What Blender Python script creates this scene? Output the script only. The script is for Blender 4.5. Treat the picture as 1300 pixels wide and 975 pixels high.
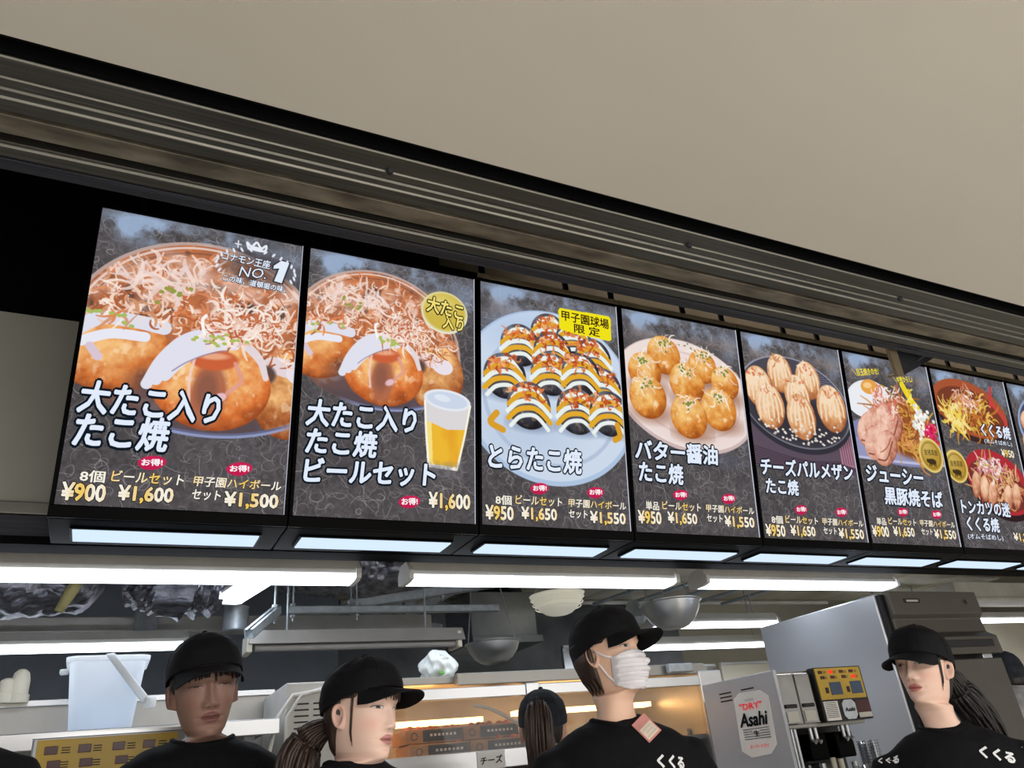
import bpy, bmesh, math, random
import numpy as np
from mathutils import Vector, Matrix
from mathutils.bvhtree import BVHTree

for o in list(bpy.data.objects): bpy.data.objects.remove(o)
C = bpy.context.scene.collection
R = random.Random(7)

# ---------------------------------------------------------------- camera
F_PX = 982.06
CAM = Vector((0, 0, 1.38))
AX = [[0.89629394, 0.12073557, 0.42670844], [-0.43309734, 0.44512354, 0.78376765], [-0.09530934, -0.88729249, 0.45125178]]   # columns: image right, image down, view direction
cd = bpy.data.cameras.new('camera'); cam = bpy.data.objects.new('camera', cd); C.objects.link(cam)
cd.sensor_fit = 'HORIZONTAL'; cd.sensor_width = 36; cd.lens = F_PX/1300*36; cd.clip_start = .02; cd.clip_end = 60
cam.matrix_world = Matrix(((AX[0][0], -AX[0][1], -AX[0][2], CAM[0]), (AX[1][0], -AX[1][1], -AX[1][2], CAM[1]), (AX[2][0], -AX[2][1], -AX[2][2], CAM[2]), (0, 0, 0, 1)))
bpy.context.scene.camera = cam
# ---------------------------------------------------------------- exposure, world, lamps of the hall, added cavity fill
vs = bpy.context.scene.view_settings
vs.view_transform = 'Standard'; vs.look = 'None'; vs.gamma = 1; vs.use_curve_mapping = False; vs.exposure = 0
w = bpy.data.worlds.new('hall_light'); bpy.context.scene.world = w; w.use_nodes = True
w.node_tree.nodes['Background'].inputs[0].default_value = (1, .975, .94, 1)
w.node_tree.nodes['Background'].inputs[1].default_value = .58
def area(name, loc, rot, sx, sy, power, col):
    l = bpy.data.lights.new(name, 'AREA'); l.shape = 'RECTANGLE'; l.size = sx; l.size_y = sy; l.energy = power; l.color = col
    o = bpy.data.objects.new(name, l); C.objects.link(o); o.location = loc; o.rotation_euler = rot; return o
area('hall_lamp', (0.5, -2.6, 2.5), (0, 0, 0), 3.0, .5, 275, (1, .97, .94))
area('cavity_fill', (4.7, 2.66, 4.12), (0, 0, 0), 5.6, .12, 10, (1, .90, .74))  # added fill above the screens, in place of light leaking from the kitchen
area('hall_lamp', (4.5, -2.6, 2.5), (0, 0, 0), 3.0, .5, 275, (1, .97, .94))
LAMP = 7.4            # brightness of the kitchen's fluorescent lamps

# ---------------------------------------------------------------- helpers
def lin(c):
    c = [x/255. for x in c[:3]]
    return tuple(x/12.92 if x <= .04045 else ((x+.055)/1.055)**2.4 for x in c)+(1,)
def mat(name, col, rough=.5, metal=0., var=.06, scale=18., bump=0., stretch=(1, 1, 1), spec=.5, rvar=0.):
    m = bpy.data.materials.new(name); m.use_nodes = True; nt = m.node_tree; b = nt.nodes['Principled BSDF']
    c = lin(col); tc = nt.nodes.new('ShaderNodeTexCoord'); mp = nt.nodes.new('ShaderNodeMapping'); mp.inputs['Scale'].default_value = stretch
    n = nt.nodes.new('ShaderNodeTexNoise'); n.inputs['Scale'].default_value = scale; n.inputs['Detail'].default_value = 5
    nt.links.new(tc.outputs['Object'], mp.inputs['Vector']); nt.links.new(mp.outputs[0], n.inputs['Vector'])
    r = nt.nodes.new('ShaderNodeValToRGB')
    r.color_ramp.elements[0].position = .3; r.color_ramp.elements[1].position = .7
    r.color_ramp.elements[0].color = tuple(x*(1-var*2) for x in c[:3])+(1,); r.color_ramp.elements[1].color = tuple(min(1, x*(1+var*2)) for x in c[:3])+(1,)
    nt.links.new(n.outputs[0], r.inputs[0]); nt.links.new(r.outputs[0], b.inputs['Base Color'])
    b.inputs['Roughness'].default_value = rough; b.inputs['Metallic'].default_value = metal; b.inputs['Specular IOR Level'].default_value = spec
    if rvar:
        mr = nt.nodes.new('ShaderNodeMapRange'); mr.inputs[3].default_value = max(0, rough-rvar); mr.inputs[4].default_value = rough+rvar
        nt.links.new(n.outputs[0], mr.inputs[0]); nt.links.new(mr.outputs[0], b.inputs['Roughness'])
    if bump:
        bp = nt.nodes.new('ShaderNodeBump'); bp.inputs['Strength'].default_value = bump; bp.inputs['Distance'].default_value = .01
        nt.links.new(n.outputs[0], bp.inputs['Height']); nt.links.new(bp.outputs[0], b.inputs['Normal'])
    return m
def emit(name, col, s):
    m = bpy.data.materials.new(name); m.use_nodes = True; nt = m.node_tree; nt.nodes.clear()
    e = nt.nodes.new('ShaderNodeEmission'); o = nt.nodes.new('ShaderNodeOutputMaterial'); e.inputs[0].default_value = lin(col); e.inputs[1].default_value = s
    nt.links.new(e.outputs[0], o.inputs[0]); return m
def attr_mat(name, emission, rough=.5, sss=0.):
    m = bpy.data.materials.new(name); m.use_nodes = True; nt = m.node_tree
    a = nt.nodes.new('ShaderNodeAttribute'); a.attribute_name = 'paint'
    if emission:
        nt.nodes.remove(nt.nodes['Principled BSDF']); e = nt.nodes.new('ShaderNodeEmission'); e.inputs[1].default_value = emission
        nt.links.new(a.outputs[0], e.inputs[0]); nt.links.new(e.outputs[0], nt.nodes['Material Output'].inputs[0])
    else:
        b = nt.nodes['Principled BSDF']; nt.links.new(a.outputs[0], b.inputs['Base Color']); b.inputs['Roughness'].default_value = rough
        if sss: b.inputs['Subsurface Weight'].default_value = sss; b.inputs['Subsurface Radius'].default_value = (.01, .004, .002); b.inputs['Subsurface Scale'].default_value = .5
    return m
def glass_mat(name, tint=(255, 255, 255), refl=.12, rough=.03, haze=0.):
    m = bpy.data.materials.new(name); m.use_nodes = True; nt = m.node_tree; nt.nodes.clear()
    o = nt.nodes.new('ShaderNodeOutputMaterial'); t = nt.nodes.new('ShaderNodeBsdfTransparent'); g = nt.nodes.new('ShaderNodeBsdfGlossy'); x = nt.nodes.new('ShaderNodeMixShader')
    t.inputs[0].default_value = lin(tint); g.inputs['Roughness'].default_value = rough; x.inputs[0].default_value = refl
    nt.links.new(t.outputs[0], x.inputs[1]); nt.links.new(g.outputs[0], x.inputs[2]); last = x
    if haze:
        d = nt.nodes.new('ShaderNodeBsdfDiffuse'); d.inputs[0].default_value = lin(tint); y = nt.nodes.new('ShaderNodeMixShader'); n = nt.nodes.new('ShaderNodeTexNoise'); n.inputs['Scale'].default_value = 6
        mt = nt.nodes.new('ShaderNodeMath'); mt.operation = 'MULTIPLY'; mt.inputs[1].default_value = haze*2; nt.links.new(n.outputs[0], mt.inputs[0]); nt.links.new(mt.outputs[0], y.inputs[0])
        nt.links.new(x.outputs[0], y.inputs[1]); nt.links.new(d.outputs[0], y.inputs[2]); last = y
    nt.links.new(last.outputs[0], o.inputs[0]); return m

class MB:
    def __init__(s): s.v = []; s.f = []; s.m = []; s.mi = 0
    def add(s, vs, fs):
        b = len(s.v); s.v += [tuple(v) for v in vs]; s.f += [tuple(b+i for i in f) for f in fs]; s.m += [s.mi]*len(fs); return s
    def box(s, x0, x1, y0, y1, z0, z1):
        return s.add([(x0, y0, z0), (x1, y0, z0), (x1, y1, z0), (x0, y1, z0), (x0, y0, z1), (x1, y0, z1), (x1, y1, z1), (x0, y1, z1)],
                     [(0, 3, 2, 1), (4, 5, 6, 7), (0, 1, 5, 4), (1, 2, 6, 5), (2, 3, 7, 6), (3, 0, 4, 7)])
    def hexa(s, a, b, c, d, off):                            # quad abcd thickened along off
        a, b, c, d, o = map(Vector, (a, b, c, d, off)); q = [a, b, c, d, a+o, b+o, c+o, d+o]
        return s.add(q, [(0, 1, 2, 3), (7, 6, 5, 4), (0, 4, 5, 1), (1, 5, 6, 2), (2, 6, 7, 3), (3, 7, 4, 0)])
    def prism(s, prof, x0, x1):                              # (y, z) profile extruded along x
        n = len(prof); vs = [(x0, y, z) for y, z in prof]+[(x1, y, z) for y, z in prof]
        return s.add(vs, [tuple(range(n)), tuple(range(2*n-1, n-1, -1))]+[(i, i+n, (i+1) % n+n, (i+1) % n) for i in range(n)])
    def prism_z(s, prof, z0, z1):
        n = len(prof); vs = [(x, y, z0) for x, y in prof]+[(x, y, z1) for x, y in prof]
        return s.add(vs, [tuple(range(n-1, -1, -1)), tuple(range(n, 2*n))]+[(i, (i+1) % n, (i+1) % n+n, i+n) for i in range(n)])
    def tube(s, pts, r, n=10, caps=True):
        pts = [Vector(p) for p in pts]; rs = r if isinstance(r, (list, tuple)) else [r]*len(pts)
        vs = []; fs = []; up = None
        for i, p in enumerate(pts):
            t = (pts[min(i+1, len(pts)-1)]-pts[max(i-1, 0)]).normalized()
            if up is None: up = t.orthogonal().normalized()
            else: up = (up-t*up.dot(t)).normalized()
            sd = t.cross(up)
            for k in range(n):
                a = 2*math.pi*k/n; vs.append(p+(up*math.cos(a)+sd*math.sin(a))*rs[i])
        for i in range(len(pts)-1):
            for k in range(n): fs.append((i*n+k, i*n+(k+1) % n, (i+1)*n+(k+1) % n, (i+1)*n+k))
        if caps: fs += [tuple(range(n-1, -1, -1)), tuple((len(pts)-1)*n+k for k in range(n))]
        return s.add(vs, fs)
    def lathe(s, prof, loc=(0, 0, 0), n=40, rot=None):
        vs = []; fs = []
        for r, z in prof:
            for k in range(n):
                v = Vector((r*math.cos(2*math.pi*k/n), r*math.sin(2*math.pi*k/n), z))
                if rot: v = rot @ v
                vs.append(v+Vector(loc))
        for i in range(len(prof)-1):
            for k in range(n): fs.append((i*n+k, i*n+(k+1) % n, (i+1)*n+(k+1) % n, (i+1)*n+k))
        return s.add(vs, fs)
    def sphere(s, c, rx, ry, rz, n=20):
        prof = [(math.sin(math.pi*i/n)+1e-5, -math.cos(math.pi*i/n)) for i in range(n+1)]
        vs = []; fs = []
        for r, z in prof:
            for k in range(n): vs.append((c[0]+rx*r*math.cos(2*math.pi*k/n), c[1]+ry*r*math.sin(2*math.pi*k/n), c[2]+rz*z))
        for i in range(n):
            for k in range(n): fs.append((i*n+k, i*n+(k+1) % n, (i+1)*n+(k+1) % n, (i+1)*n+k))
        return s.add(vs, fs)
    def build(s, name, mats, parent=None, smooth=False, bevel=0., seg=2, mod=None):
        me = bpy.data.meshes.new(name)
        off = world_loc(parent) if parent else Vector()
        me.from_pydata([Vector(v)-off for v in s.v], [], s.f)
        for m in (mats if isinstance(mats, (list, tuple)) else [mats]): me.materials.append(m)
        me.polygons.foreach_set('material_index', s.m)
        bm = bmesh.new(); bm.from_mesh(me); bmesh.ops.recalc_face_normals(bm, faces=bm.faces); bm.to_mesh(me); bm.free()
        if smooth: me.polygons.foreach_set('use_smooth', [True]*len(me.polygons))
        o = bpy.data.objects.new(name, me); C.objects.link(o)
        if parent: o.parent = parent
        if smooth == 'auto':
            me.set_sharp_from_angle(angle=math.radians(38))
        if bevel:
            b = o.modifiers.new('bevel', 'BEVEL'); b.width = bevel; b.segments = seg; b.limit_method = 'ANGLE'; b.angle_limit = math.radians(35)
        return o
def world_loc(o):
    v = Vector()
    while o: v += Vector(o.location); o = o.parent
    return v
def thing(name, label, cat, loc=(0, 0, 0), group=None):
    o = bpy.data.objects.new(name, None); C.objects.link(o); o.location = loc; o.empty_display_size = .05
    return tag(o, label, cat, group)
def tag(o, label, cat, group=None):
    o['label'] = label; o['category'] = cat
    if group: o['group'] = group
    return o
def struct(o): o['kind'] = 'structure'; return o
def lab(o, label): o['label'] = label; return o
def kids(o): return [c for c in C.objects if c.parent == o]
def dup(root, shift, label, group=None):
    c = root.copy(); C.objects.link(c); c.location = Vector(root.location)+Vector(shift); c['label'] = label
    if group: c['group'] = group
    for ch in kids(root):
        d = ch.copy(); C.objects.link(d); d.parent = c
        for g in kids(ch):
            e = g.copy(); C.objects.link(e); e.parent = d
    return c
def ray(x, y):
    a, b = (x-650)/F_PX, (y-487.5)/F_PX
    return Vector([AX[i][0]*a+AX[i][1]*b+AX[i][2] for i in range(3)])
def atY(x, y, Y): d = ray(x, y); return CAM+d*(Y/d.y)
def atX(x, y, X): d = ray(x, y); return CAM+d*(X/d.x)
def atZ(x, y, z): d = ray(x, y); return CAM+d*((z-CAM.z)/d.z)
def atD(x, y, D): return CAM+ray(x, y)*D
def set_paint(o, cols):
    a = o.data.color_attributes.new('paint', 'FLOAT_COLOR', 'POINT'); a.data.foreach_set('color', np.asarray(cols, np.float32).ravel())

# ---------------------------------------------------------------- materials
M = dict(
    ceiling=mat('painted_ceiling', (205, 201, 191), .7, 0, .012, 1.5),
    floor=mat('hall_floor', (186, 182, 174), .5, 0, .08, 4),
    black=mat('black_paint_and_shade', (6, 7, 9), .8, 0, .1, 8, spec=.1),
    soffit=mat('brushed_soffit_steel', (128, 127, 122), .32, .9, .10, 5, stretch=(.5, 30, 30), rvar=.08),
    soffit_dark=mat('dark_soffit_steel', (74, 76, 84), .42, .8, .10, 5, stretch=(.5, 20, 20)),
    rusty=mat('stained_steel_plate', (140, 132, 118), .5, .75, .25, 9, stretch=(1, 3, 3), rvar=.12),
    board=mat('grey_wall_board', (190, 190, 180), .6, 0, .03, 3),
    brown=mat('brown_back_panel', (150, 132, 108), .55, 0, .10, 4),
    steel=mat('stainless_steel', (206, 208, 210), .36, .9, .02, 4, stretch=(1, 1, 6), rvar=.03),
    fridge=mat('fridge_side_steel', (216, 219, 226), .24, .38, .015, 1.1, .9, rvar=.02),
    steel_soft=mat('satin_steel', (160, 158, 153), .45, .85, .03, 5, stretch=(3, 1, 1), rvar=.04),
    steel_dark=mat('dark_satin_steel', (150, 154, 158), .4, .85, .10, 5, rvar=.1),
    galv=mat('galvanised_steel', (176, 184, 190), .45, .6, .08, 30),
    housing=mat('black_display_housing', (5, 5, 6), .5, 0, .1, 10, spec=.04),
    bezel=mat('black_display_bezel', (5, 5, 6), .4, 0, .1, 10, spec=.06),
    toptrim=mat('bronze_top_trim', (158, 144, 120), .38, .6, .12, 7),
    edge_glint=emit('painted_edge_glint', (216, 218, 236), .85),  # reflected light on the screen edge, painted as emission
    foil=mat('crinkled_duct_foil', (150, 150, 160), .34, .85, .28, 20, .8, stretch=(1, 2.4, 1.6)),
    white=mat('white_lamp_housing', (214, 212, 206), .45, 0, .03, 8),
    white_metal=mat('white_painted_metal', (196, 194, 188), .5, 0, .05, 8),
    lamp=emit('fluorescent_lamp', (236, 244, 255), LAMP),
    led=emit('led_strip_lens', (206, 226, 250), 1.15),
    warm=emit('warming_lamp', (255, 190, 116), 8.),
    bluewall=mat('dark_blue_grey_wall', (186, 196, 210), .5, .1, .06, 2),
    cream=mat('cream_wall', (218, 212, 192), .6, 0, .04, 2),
    beigeslab=mat('unpainted_beige_ceiling_board', (176, 170, 154), .7, 0, .10, 3),
    darkceil=mat('dark_ceiling_void', (52, 54, 58), .8, 0, .2, 3),
    plastic=mat('translucent_white_plastic', (226, 236, 246), .4, 0, .02, 5),
    ivory=mat('ivory_plastic', (214, 208, 190), .45, 0, .03, 5),
    bag=mat('white_plastic_bag', (232, 238, 238), .35, 0, .04, 10, .4),
    kraft=mat('kraft_card', (176, 128, 76), .7, 0, .10, 12),
    blackcard=mat('black_card', (26, 24, 24), .5, 0, .1, 12),
    yellow=mat('yellow_control_panel', (186, 152, 40), .4, 0, .04, 10),
    lcd=mat('blue_grey_display', (58, 78, 104), .15, 0, .05, 10),
    redlcd=mat('dark_red_display', (70, 20, 20), .2, 0, .1, 10),
    redled=emit('red_numeral_light', (255, 60, 40), 1.2),
    paper=mat('white_paper', (232, 230, 226), .6, 0, .03, 10),
    ink=mat('black_ink', (18, 18, 20), .6, 0, .05, 10),
    red=mat('red_print', (206, 40, 44), .5, 0, .05, 10),
    bronze=mat('bronze_steel_door', (92, 88, 83), .42, .6, .02, 5, stretch=(6, 1, 1), rvar=.03),
    greyfix=mat('grey_white_metal', (146, 143, 139), .5, 0, .04, 8),  # darker tone of the white painted metal
    server=mat('machine_side_steel', (176, 181, 188), .4, .25, .03, 4),
    rubber=mat('black_rubber', (20, 20, 22), .6, 0, .1, 10),
    cloth=mat('black_cotton_jersey', (10, 11, 15), .85, 0, .12, 40, .15, spec=.2),
    cap=mat('black_cap_twill', (9, 10, 15), .8, 0, .12, 60, .12, spec=.25),
    capgrey=mat('worn_charcoal_twill', (42, 45, 52), .85, 0, .18, 30, .2, spec=.2),
    jacket=mat('grey_jacket', (140, 140, 142), .85, 0, .15, 25, .2),
    trouser=mat('dark_trousers', (24, 25, 30), .85, 0, .1, 30),
    shoe=mat('black_shoes', (16, 16, 17), .5, 0, .1, 20),
    mask=mat('white_mask_fabric', (228, 226, 232), .8, 0, .02, 40, .05),
    tagpink=mat('pink_badge_card', (206, 140, 134), .5, 0, .08, 20),
    tagwhite=mat('cream_badge_card', (226, 206, 190), .5, 0, .06, 20),
    print=mat('white_shirt_print', (226, 228, 232), .7, 0, .02, 20),
    glass=glass_mat('case_glass', (245, 245, 245), .07, .05, .05),
    cup=glass_mat('clear_plastic_cup', (235, 240, 245), .25, .08, .08),
    skin=attr_mat('skin', 0, .5, .12),
    pic=attr_mat('screen_picture', 1.0),
)
_b = M['plastic'].node_tree.nodes['Principled BSDF']; _b.inputs['Subsurface Weight'].default_value = .8; _b.inputs['Subsurface Radius'].default_value = (.2, .22, .25); _b.inputs['Subsurface Scale'].default_value = .6
M['foam'] = mat('pale_foam_tie', (176, 166, 112), .7, 0, .08, 20)
_d = mat('lit_dome_glass', (226, 222, 206), .4, 0, .02, 6); _d.node_tree.nodes['Principled BSDF'].inputs['Emission Color'].default_value = lin((226, 222, 206)); _d.node_tree.nodes['Principled BSDF'].inputs['Emission Strength'].default_value = .32; M['domeglass'] = _d
def hair_mat(name, col):
    return mat(name, col, .42, 0, .30, 10, .35, stretch=(9, 9, .8), spec=.5)
M['hair_black'] = hair_mat('black_hair', (24, 20, 20)); M['hair_brown'] = hair_mat('dark_brown_hair', (58, 42, 34))

# ---------------------------------------------------------------- the setting
struct(MB().box(-4, 11, -7, 6.4, -.1, 0).build('floor', M['floor']))
struct(MB().box(-4, 11, -7, 1.10, 2.54, 2.62).build('ceiling', M['ceiling']))
# steel shutter box across the shop front, in long folded profiles
XA, XB = -3.6, 9.6
s1 = MB(); s1.prism([(1.140, 2.66), (1.140, 2.536), (1.143, 2.533), (1.185, 2.533), (1.187, 2.530), (1.200, 2.530), (1.202, 2.533), (1.211, 2.533), (1.213, 2.529), (1.228, 2.529), (1.230, 2.533), (1.234, 2.528), (1.262, 2.526), (1.262, 2.66)], XA, XB)
struct(s1.build('trim_1', M['soffit'], bevel=.0015))
s1 = MB(); s1.prism([(1.270, 2.66), (1.270, 2.524), (1.318, 2.524), (1.318, 2.66)], XA, XB)
struct(s1.build('trim_2', M['rusty'], bevel=.0015))
s1 = MB(); s1.prism([(1.349, 2.66), (1.349, 2.532), (1.357, 2.531), (1.359, 2.527), (1.384, 2.524), (1.384, 2.66)], XA, XB)
struct(s1.build('trim_3', M['soffit'], bevel=.0015))
s1 = MB(); s1.prism([(1.386, 2.66), (1.386, 2.520), (1.400, 2.522), (1.415, 2.518), (1.415, 2.70), (1.400, 2.70)], XA, XB)
struct(s1.build('trim_4', M['soffit_dark'], bevel=.0015))
struct(MB().box(XA, XB, 1.095, 1.40, 2.66, 2.70).build('trim_5', M['black']))
struct(MB().box(XA, XB, 1.128, 1.139, 2.537, 2.66).build('trim_15', M['black']))  # this strip and the next put the gap's shade in as black
struct(MB().box(XA, XB, 1.1005, 1.106, 2.541, 2.66).build('trim_16', M['black']))
bolts = [(495, 218), (875, 312), (1143, 380)]
for x, y in bolts:
    p = atZ(x, y, 2.5275); b = MB(); b.lathe([(.0001, -.006), (.006, -.005), (.008, 0), (.008, .008)], (p.x, p.y, 2.528), 10)
    o = b.build('screw', M['soffit_dark'], smooth='auto'); tag(o, 'small screw head in the steel shutter trim '+{495: 'above the second menu screen', 875: 'above the fourth menu screen', 1143: 'right of the angled bracket'}[x], 'screw')
# closed dark space above the menu screens
struct(MB().box(XA, XB, 1.40, 3.2, 4.20, 4.25).build('trim_6', M['black']))
struct(MB().box(XA, XB, 1.38, 1.42, 2.70, 4.2).build('trim_7', M['black']))
struct(MB().box(-3.6, 1.20, 2.80, 2.84, 2.985, 4.2).build('trim_8', M['black']))  # left part blackened, the soffit's shade put into its colour
struct(MB().box(1.20, 9.6, 2.92, 2.96, 2.55, 4.2).build('trim_9', M['brown']))
struct(MB().box(-3.6, -.02, 2.76, 2.80, 2.300, 2.985).build('trim_10', M['board']))
struct(MB().box(-3.6, 9.6, 2.74, 2.78, 2.258, 2.298).build('trim_11', M['steel_soft'], bevel=.003))
struct(MB().box(-3.6, 9.6, 2.75, 2.80, 2.185, 2.256).build('trim_12', M['soffit_dark']))
struct(MB().box(-3.6, 9.6, 2.74, 2.752, 2.178, 2.184).build('trim_13', M['white']))
struct(MB().box(-3.6, 9.6, 2.70, 2.80, 2.150, 2.176).build('trim_14', M['black']))
struct(MB().box(XA-.1, XA, 1.38, 6.3, 0, 3.8).build('wall_left', M['bluewall']))
struct(MB().box(XB, XB+.1, 1.38, 6.3, 0, 3.8).build('wall_right', M['cream']))
struct(MB().box(XA, 1.6, 6.2, 6.3, 0, 3.8).build('wall_back', M['bluewall']))
struct(MB().box(1.6, 4.9, 6.2, 6.3, 0, 3.8).build('wall_back', M['steel_dark']))
struct(MB().box(4.9, XB, 6.2, 6.3, 0, 3.8).build('wall_back', M['cream']))
struct(MB().box(XA, XB, 2.98, 6.3, 3.0, 3.05).build('ceiling', M['darkceil']))
# lower ceiling boards of the kitchen with their cross battens
cb = MB()
for i in range(9):
    x0 = 1.25+i*.62; cb.box(x0, x0+.612, 3.02, 5.0, 2.50, 2.53)
struct(cb.build('ceiling', M['beigeslab'], bevel=.004))

# angled bracket hanging from the shutter box in front of the sixth screen
br = thing('angle_bracket', 'bent dark steel bracket hanging from the shutter box before the sixth menu screen', 'bracket', atY(1150, 440, 1.43))
Pb = [atY(1122, 425, 1.425), atY(1133, 428, 1.425), atY(1148, 476, 1.425), atY(1140, 477, 1.425)]
b = MB(); b.hexa(*Pb, (0, .012, 0)); b.build('flange', M['toptrim'], br)
b = MB(); b.hexa(Pb[1], atY(1195, 430, 1.425), atY(1190, 452, 1.45), Pb[2], (0, .010, 0)); b.build('plate', M['soffit_dark'], br)
b = MB(); b.hexa(Pb[2], atY(1190, 452, 1.45), atY(1190, 452, 1.45)+Vector((0, .06, .02)), Pb[2]+Vector((0, .06, .02)), (0, 0, .006)); b.build('lip', M['toptrim'], br)
# ---------------------------------------------------------------- pictures shown on the menu screens
class Paint:
    def __init__(s, n, h, seed):
        s.n = n; s.h = h
        s.rows = int(round(h*n)) + 1; s.cols = n + 1
        s.U, s.V = np.meshgrid(np.linspace(0, 1, s.cols), np.linspace(0, h, s.rows))
        s.rng = np.random.default_rng(seed)
        s.img = np.zeros((s.rows, s.cols, 3))
    def noise(s, fu, fv=None, octv=3, seed=0):
        fv = fv or fu
        out = np.zeros_like(s.U); a = 1.; tot = 0.
        for o in range(octv):
            r = np.random.default_rng(seed*17 + o*7 + 3)
            gu = int(fu*2**o) + 3; gv = int(fv*s.h*2**o) + 3
            L = r.random((gv, gu))
            x = s.U*fu*2**o; y = s.V*fv*2**o
            xi = np.minimum(x.astype(int), gu-2); yi = np.minimum(y.astype(int), gv-2)
            fx = x-xi; fy = y-yi; fx = fx*fx*(3-2*fx); fy = fy*fy*(3-2*fy)
            out += a*((L[yi, xi]*(1-fx)+L[yi, xi+1]*fx)*(1-fy)+(L[yi+1, xi]*(1-fx)+L[yi+1, xi+1]*fx)*fy)
            tot += a; a *= .55
        return out/tot
    def blend(s, m, col, sl=None):
        col = np.asarray(col, float)
        tgt = s.img if sl is None else s.img[sl]
        if col.max() > 1.5: col = col/255.
        tgt += m[..., None]*(col-tgt)
    def loc(s, cx, cy, rx, ry, ang=0):
        a = math.radians(ang); c, n = math.cos(a), math.sin(a)
        R = max(rx, ry)*1.15 + 3/s.n
        i0 = max(0, int((cy-R)*s.n)); i1 = min(s.rows, int((cy+R)*s.n)+2)
        j0 = max(0, int((cx-R)*s.n)); j1 = min(s.cols, int((cx+R)*s.n)+2)
        sl = (slice(i0, max(i1, i0)), slice(j0, max(j1, j0)))
        dx = s.U[sl]-cx; dy = s.V[sl]-cy
        return sl, (dx*c+dy*n)/rx, (-dx*n+dy*c)/ry
    def ell(s, cx, cy, rx, ry, col, ang=0, soft=1.2, alpha=1., clip=None):
        sl, x, y = s.loc(cx, cy, rx, ry, ang)
        d = np.sqrt(x*x+y*y)
        k = soft/s.n/min(rx, ry)
        m = np.clip((1-d)/k+.5, 0, 1)*alpha
        if clip is not None: m = m*clip[sl]
        s.blend(m, col, sl)
    def ellmask(s, cx, cy, rx, ry, ang=0, soft=1.2):
        a = math.radians(ang); c, n = math.cos(a), math.sin(a)
        dx = s.U-cx; dy = s.V-cy
        d = np.sqrt(((dx*c+dy*n)/rx)**2+((-dx*n+dy*c)/ry)**2)
        return np.clip((1-d)/(soft/s.n/min(rx, ry))+.5, 0, 1)
    def ring(s, cx, cy, rx, ry, w, col, ang=0, alpha=1., clip=None):
        a = math.radians(ang); c, n = math.cos(a), math.sin(a)
        dx = s.U-cx; dy = s.V-cy
        d = np.abs(np.sqrt(((dx*c+dy*n)/rx)**2+((-dx*n+dy*c)/ry)**2)-1)*min(rx, ry)
        m = np.clip((w-d)*s.n+.5, 0, 1)*alpha
        if clip is not None: m = m*clip
        s.blend(m, col)
    def stroke(s, pts, w, col, alpha=1., taper=0., soft=1., clip=None):
        pts = np.asarray(pts, float)
        if len(pts) > 2:                                     # Catmull-Rom through the points
            q = np.vstack([2*pts[0]-pts[1], pts, 2*pts[-1]-pts[-2]]); o = []
            for i in range(1, len(q)-2):
                for t in np.linspace(0, 1, 6, endpoint=False):
                    a, b, c, d = q[i-1], q[i], q[i+1], q[i+2]
                    o.append(.5*((2*b)+(c-a)*t+(2*a-5*b+4*c-d)*t*t+(3*b-a-3*c+d)*t**3))
            o.append(pts[-1]); pts = np.array(o)
        R = w + 2/s.n
        i0 = max(0, int((pts[:, 1].min()-R)*s.n)); i1 = min(s.rows, int((pts[:, 1].max()+R)*s.n)+2)
        j0 = max(0, int((pts[:, 0].min()-R)*s.n)); j1 = min(s.cols, int((pts[:, 0].max()+R)*s.n)+2)
        if i1 <= i0 or j1 <= j0: return
        sl = (slice(i0, i1), slice(j0, j1))
        x = s.U[sl]; y = s.V[sl]; best = np.full(x.shape, -9.)
        n = len(pts)-1
        for k in range(n):
            a = pts[k]; b = pts[k+1]; d = b-a; l = d@d+1e-12
            t = np.clip(((x-a[0])*d[0]+(y-a[1])*d[1])/l, 0, 1)
            dist = np.hypot(x-a[0]-t*d[0], y-a[1]-t*d[1])
            ww = w*(1-taper*abs((k+.5)/n*2-1))
            best = np.maximum(best, ww-dist)
        m = np.clip(best*s.n/soft+.5, 0, 1)*alpha
        if clip is not None: m = m*clip[sl]
        s.blend(m, col, sl)
    def poly(s, pts, col, alpha=1.):
        pts = np.asarray(pts, float)
        x, y = s.U, s.V; ins = np.zeros(x.shape, bool); n = len(pts)
        for i in range(n):
            a, b = pts[i], pts[(i+1) % n]
            if a[1] == b[1]: continue
            c = ((a[1] > y) != (b[1] > y)) & (x < (b[0]-a[0])*(y-a[1])/(b[1]-a[1])+a[0])
            ins ^= c
        s.blend(ins.astype(float)*alpha, col)
    def curl(s, cx, cy, L, w, col, alpha=1., bend=1.2, clip=None):
        r = s.rng; a = r.random()*6.28; p = [np.array([cx, cy])]; k = (r.random()-.5)*2*bend
        for _ in range(4):
            p.append(p[-1]+np.array([math.cos(a), math.sin(a)])*L/4); a += k*(.5+r.random())
        s.stroke(p, w, col, alpha, .5, clip=clip)
    def pick(s, cols): return cols[int(s.rng.integers(len(cols)))]
    def washi(s, smoke=1., k=1):
        g = s.noise(5, 5, 4, 11); f = s.noise(60, 60, 2, 12)
        b = .30+.10*(g-.5)+.10*(f-.5)
        s.img[:] = np.stack([b*1.04, b*.99, b*1.02], -1)
        for _ in range(620):
            cx, cy = s.rng.random()*1.1-.05, s.rng.random()*s.h
            v = .56+.26*s.rng.random()
            s.curl(cx, cy, .05+.12*s.rng.random(), .0014, (v, v*.97, v*.97), .35+.40*s.rng.random(), 1.5)
        sm = np.clip((s.noise(9, 10, 5, 21)-.36)*3.2, 0, 1)
        m = sm*(np.exp(-((s.U-.20)/.17)**2-((s.V-.07)/.075)**2)*1.5+np.exp(-((s.U-.62)/.20)**2-((s.V-.05)/.08)**2)*.9+np.exp(-((s.U-.95)/.10)**2-((s.V-.16)/.12)**2)*.5)*smoke
        s.blend(np.clip(m, 0, .85), (164, 188, 222))
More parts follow.
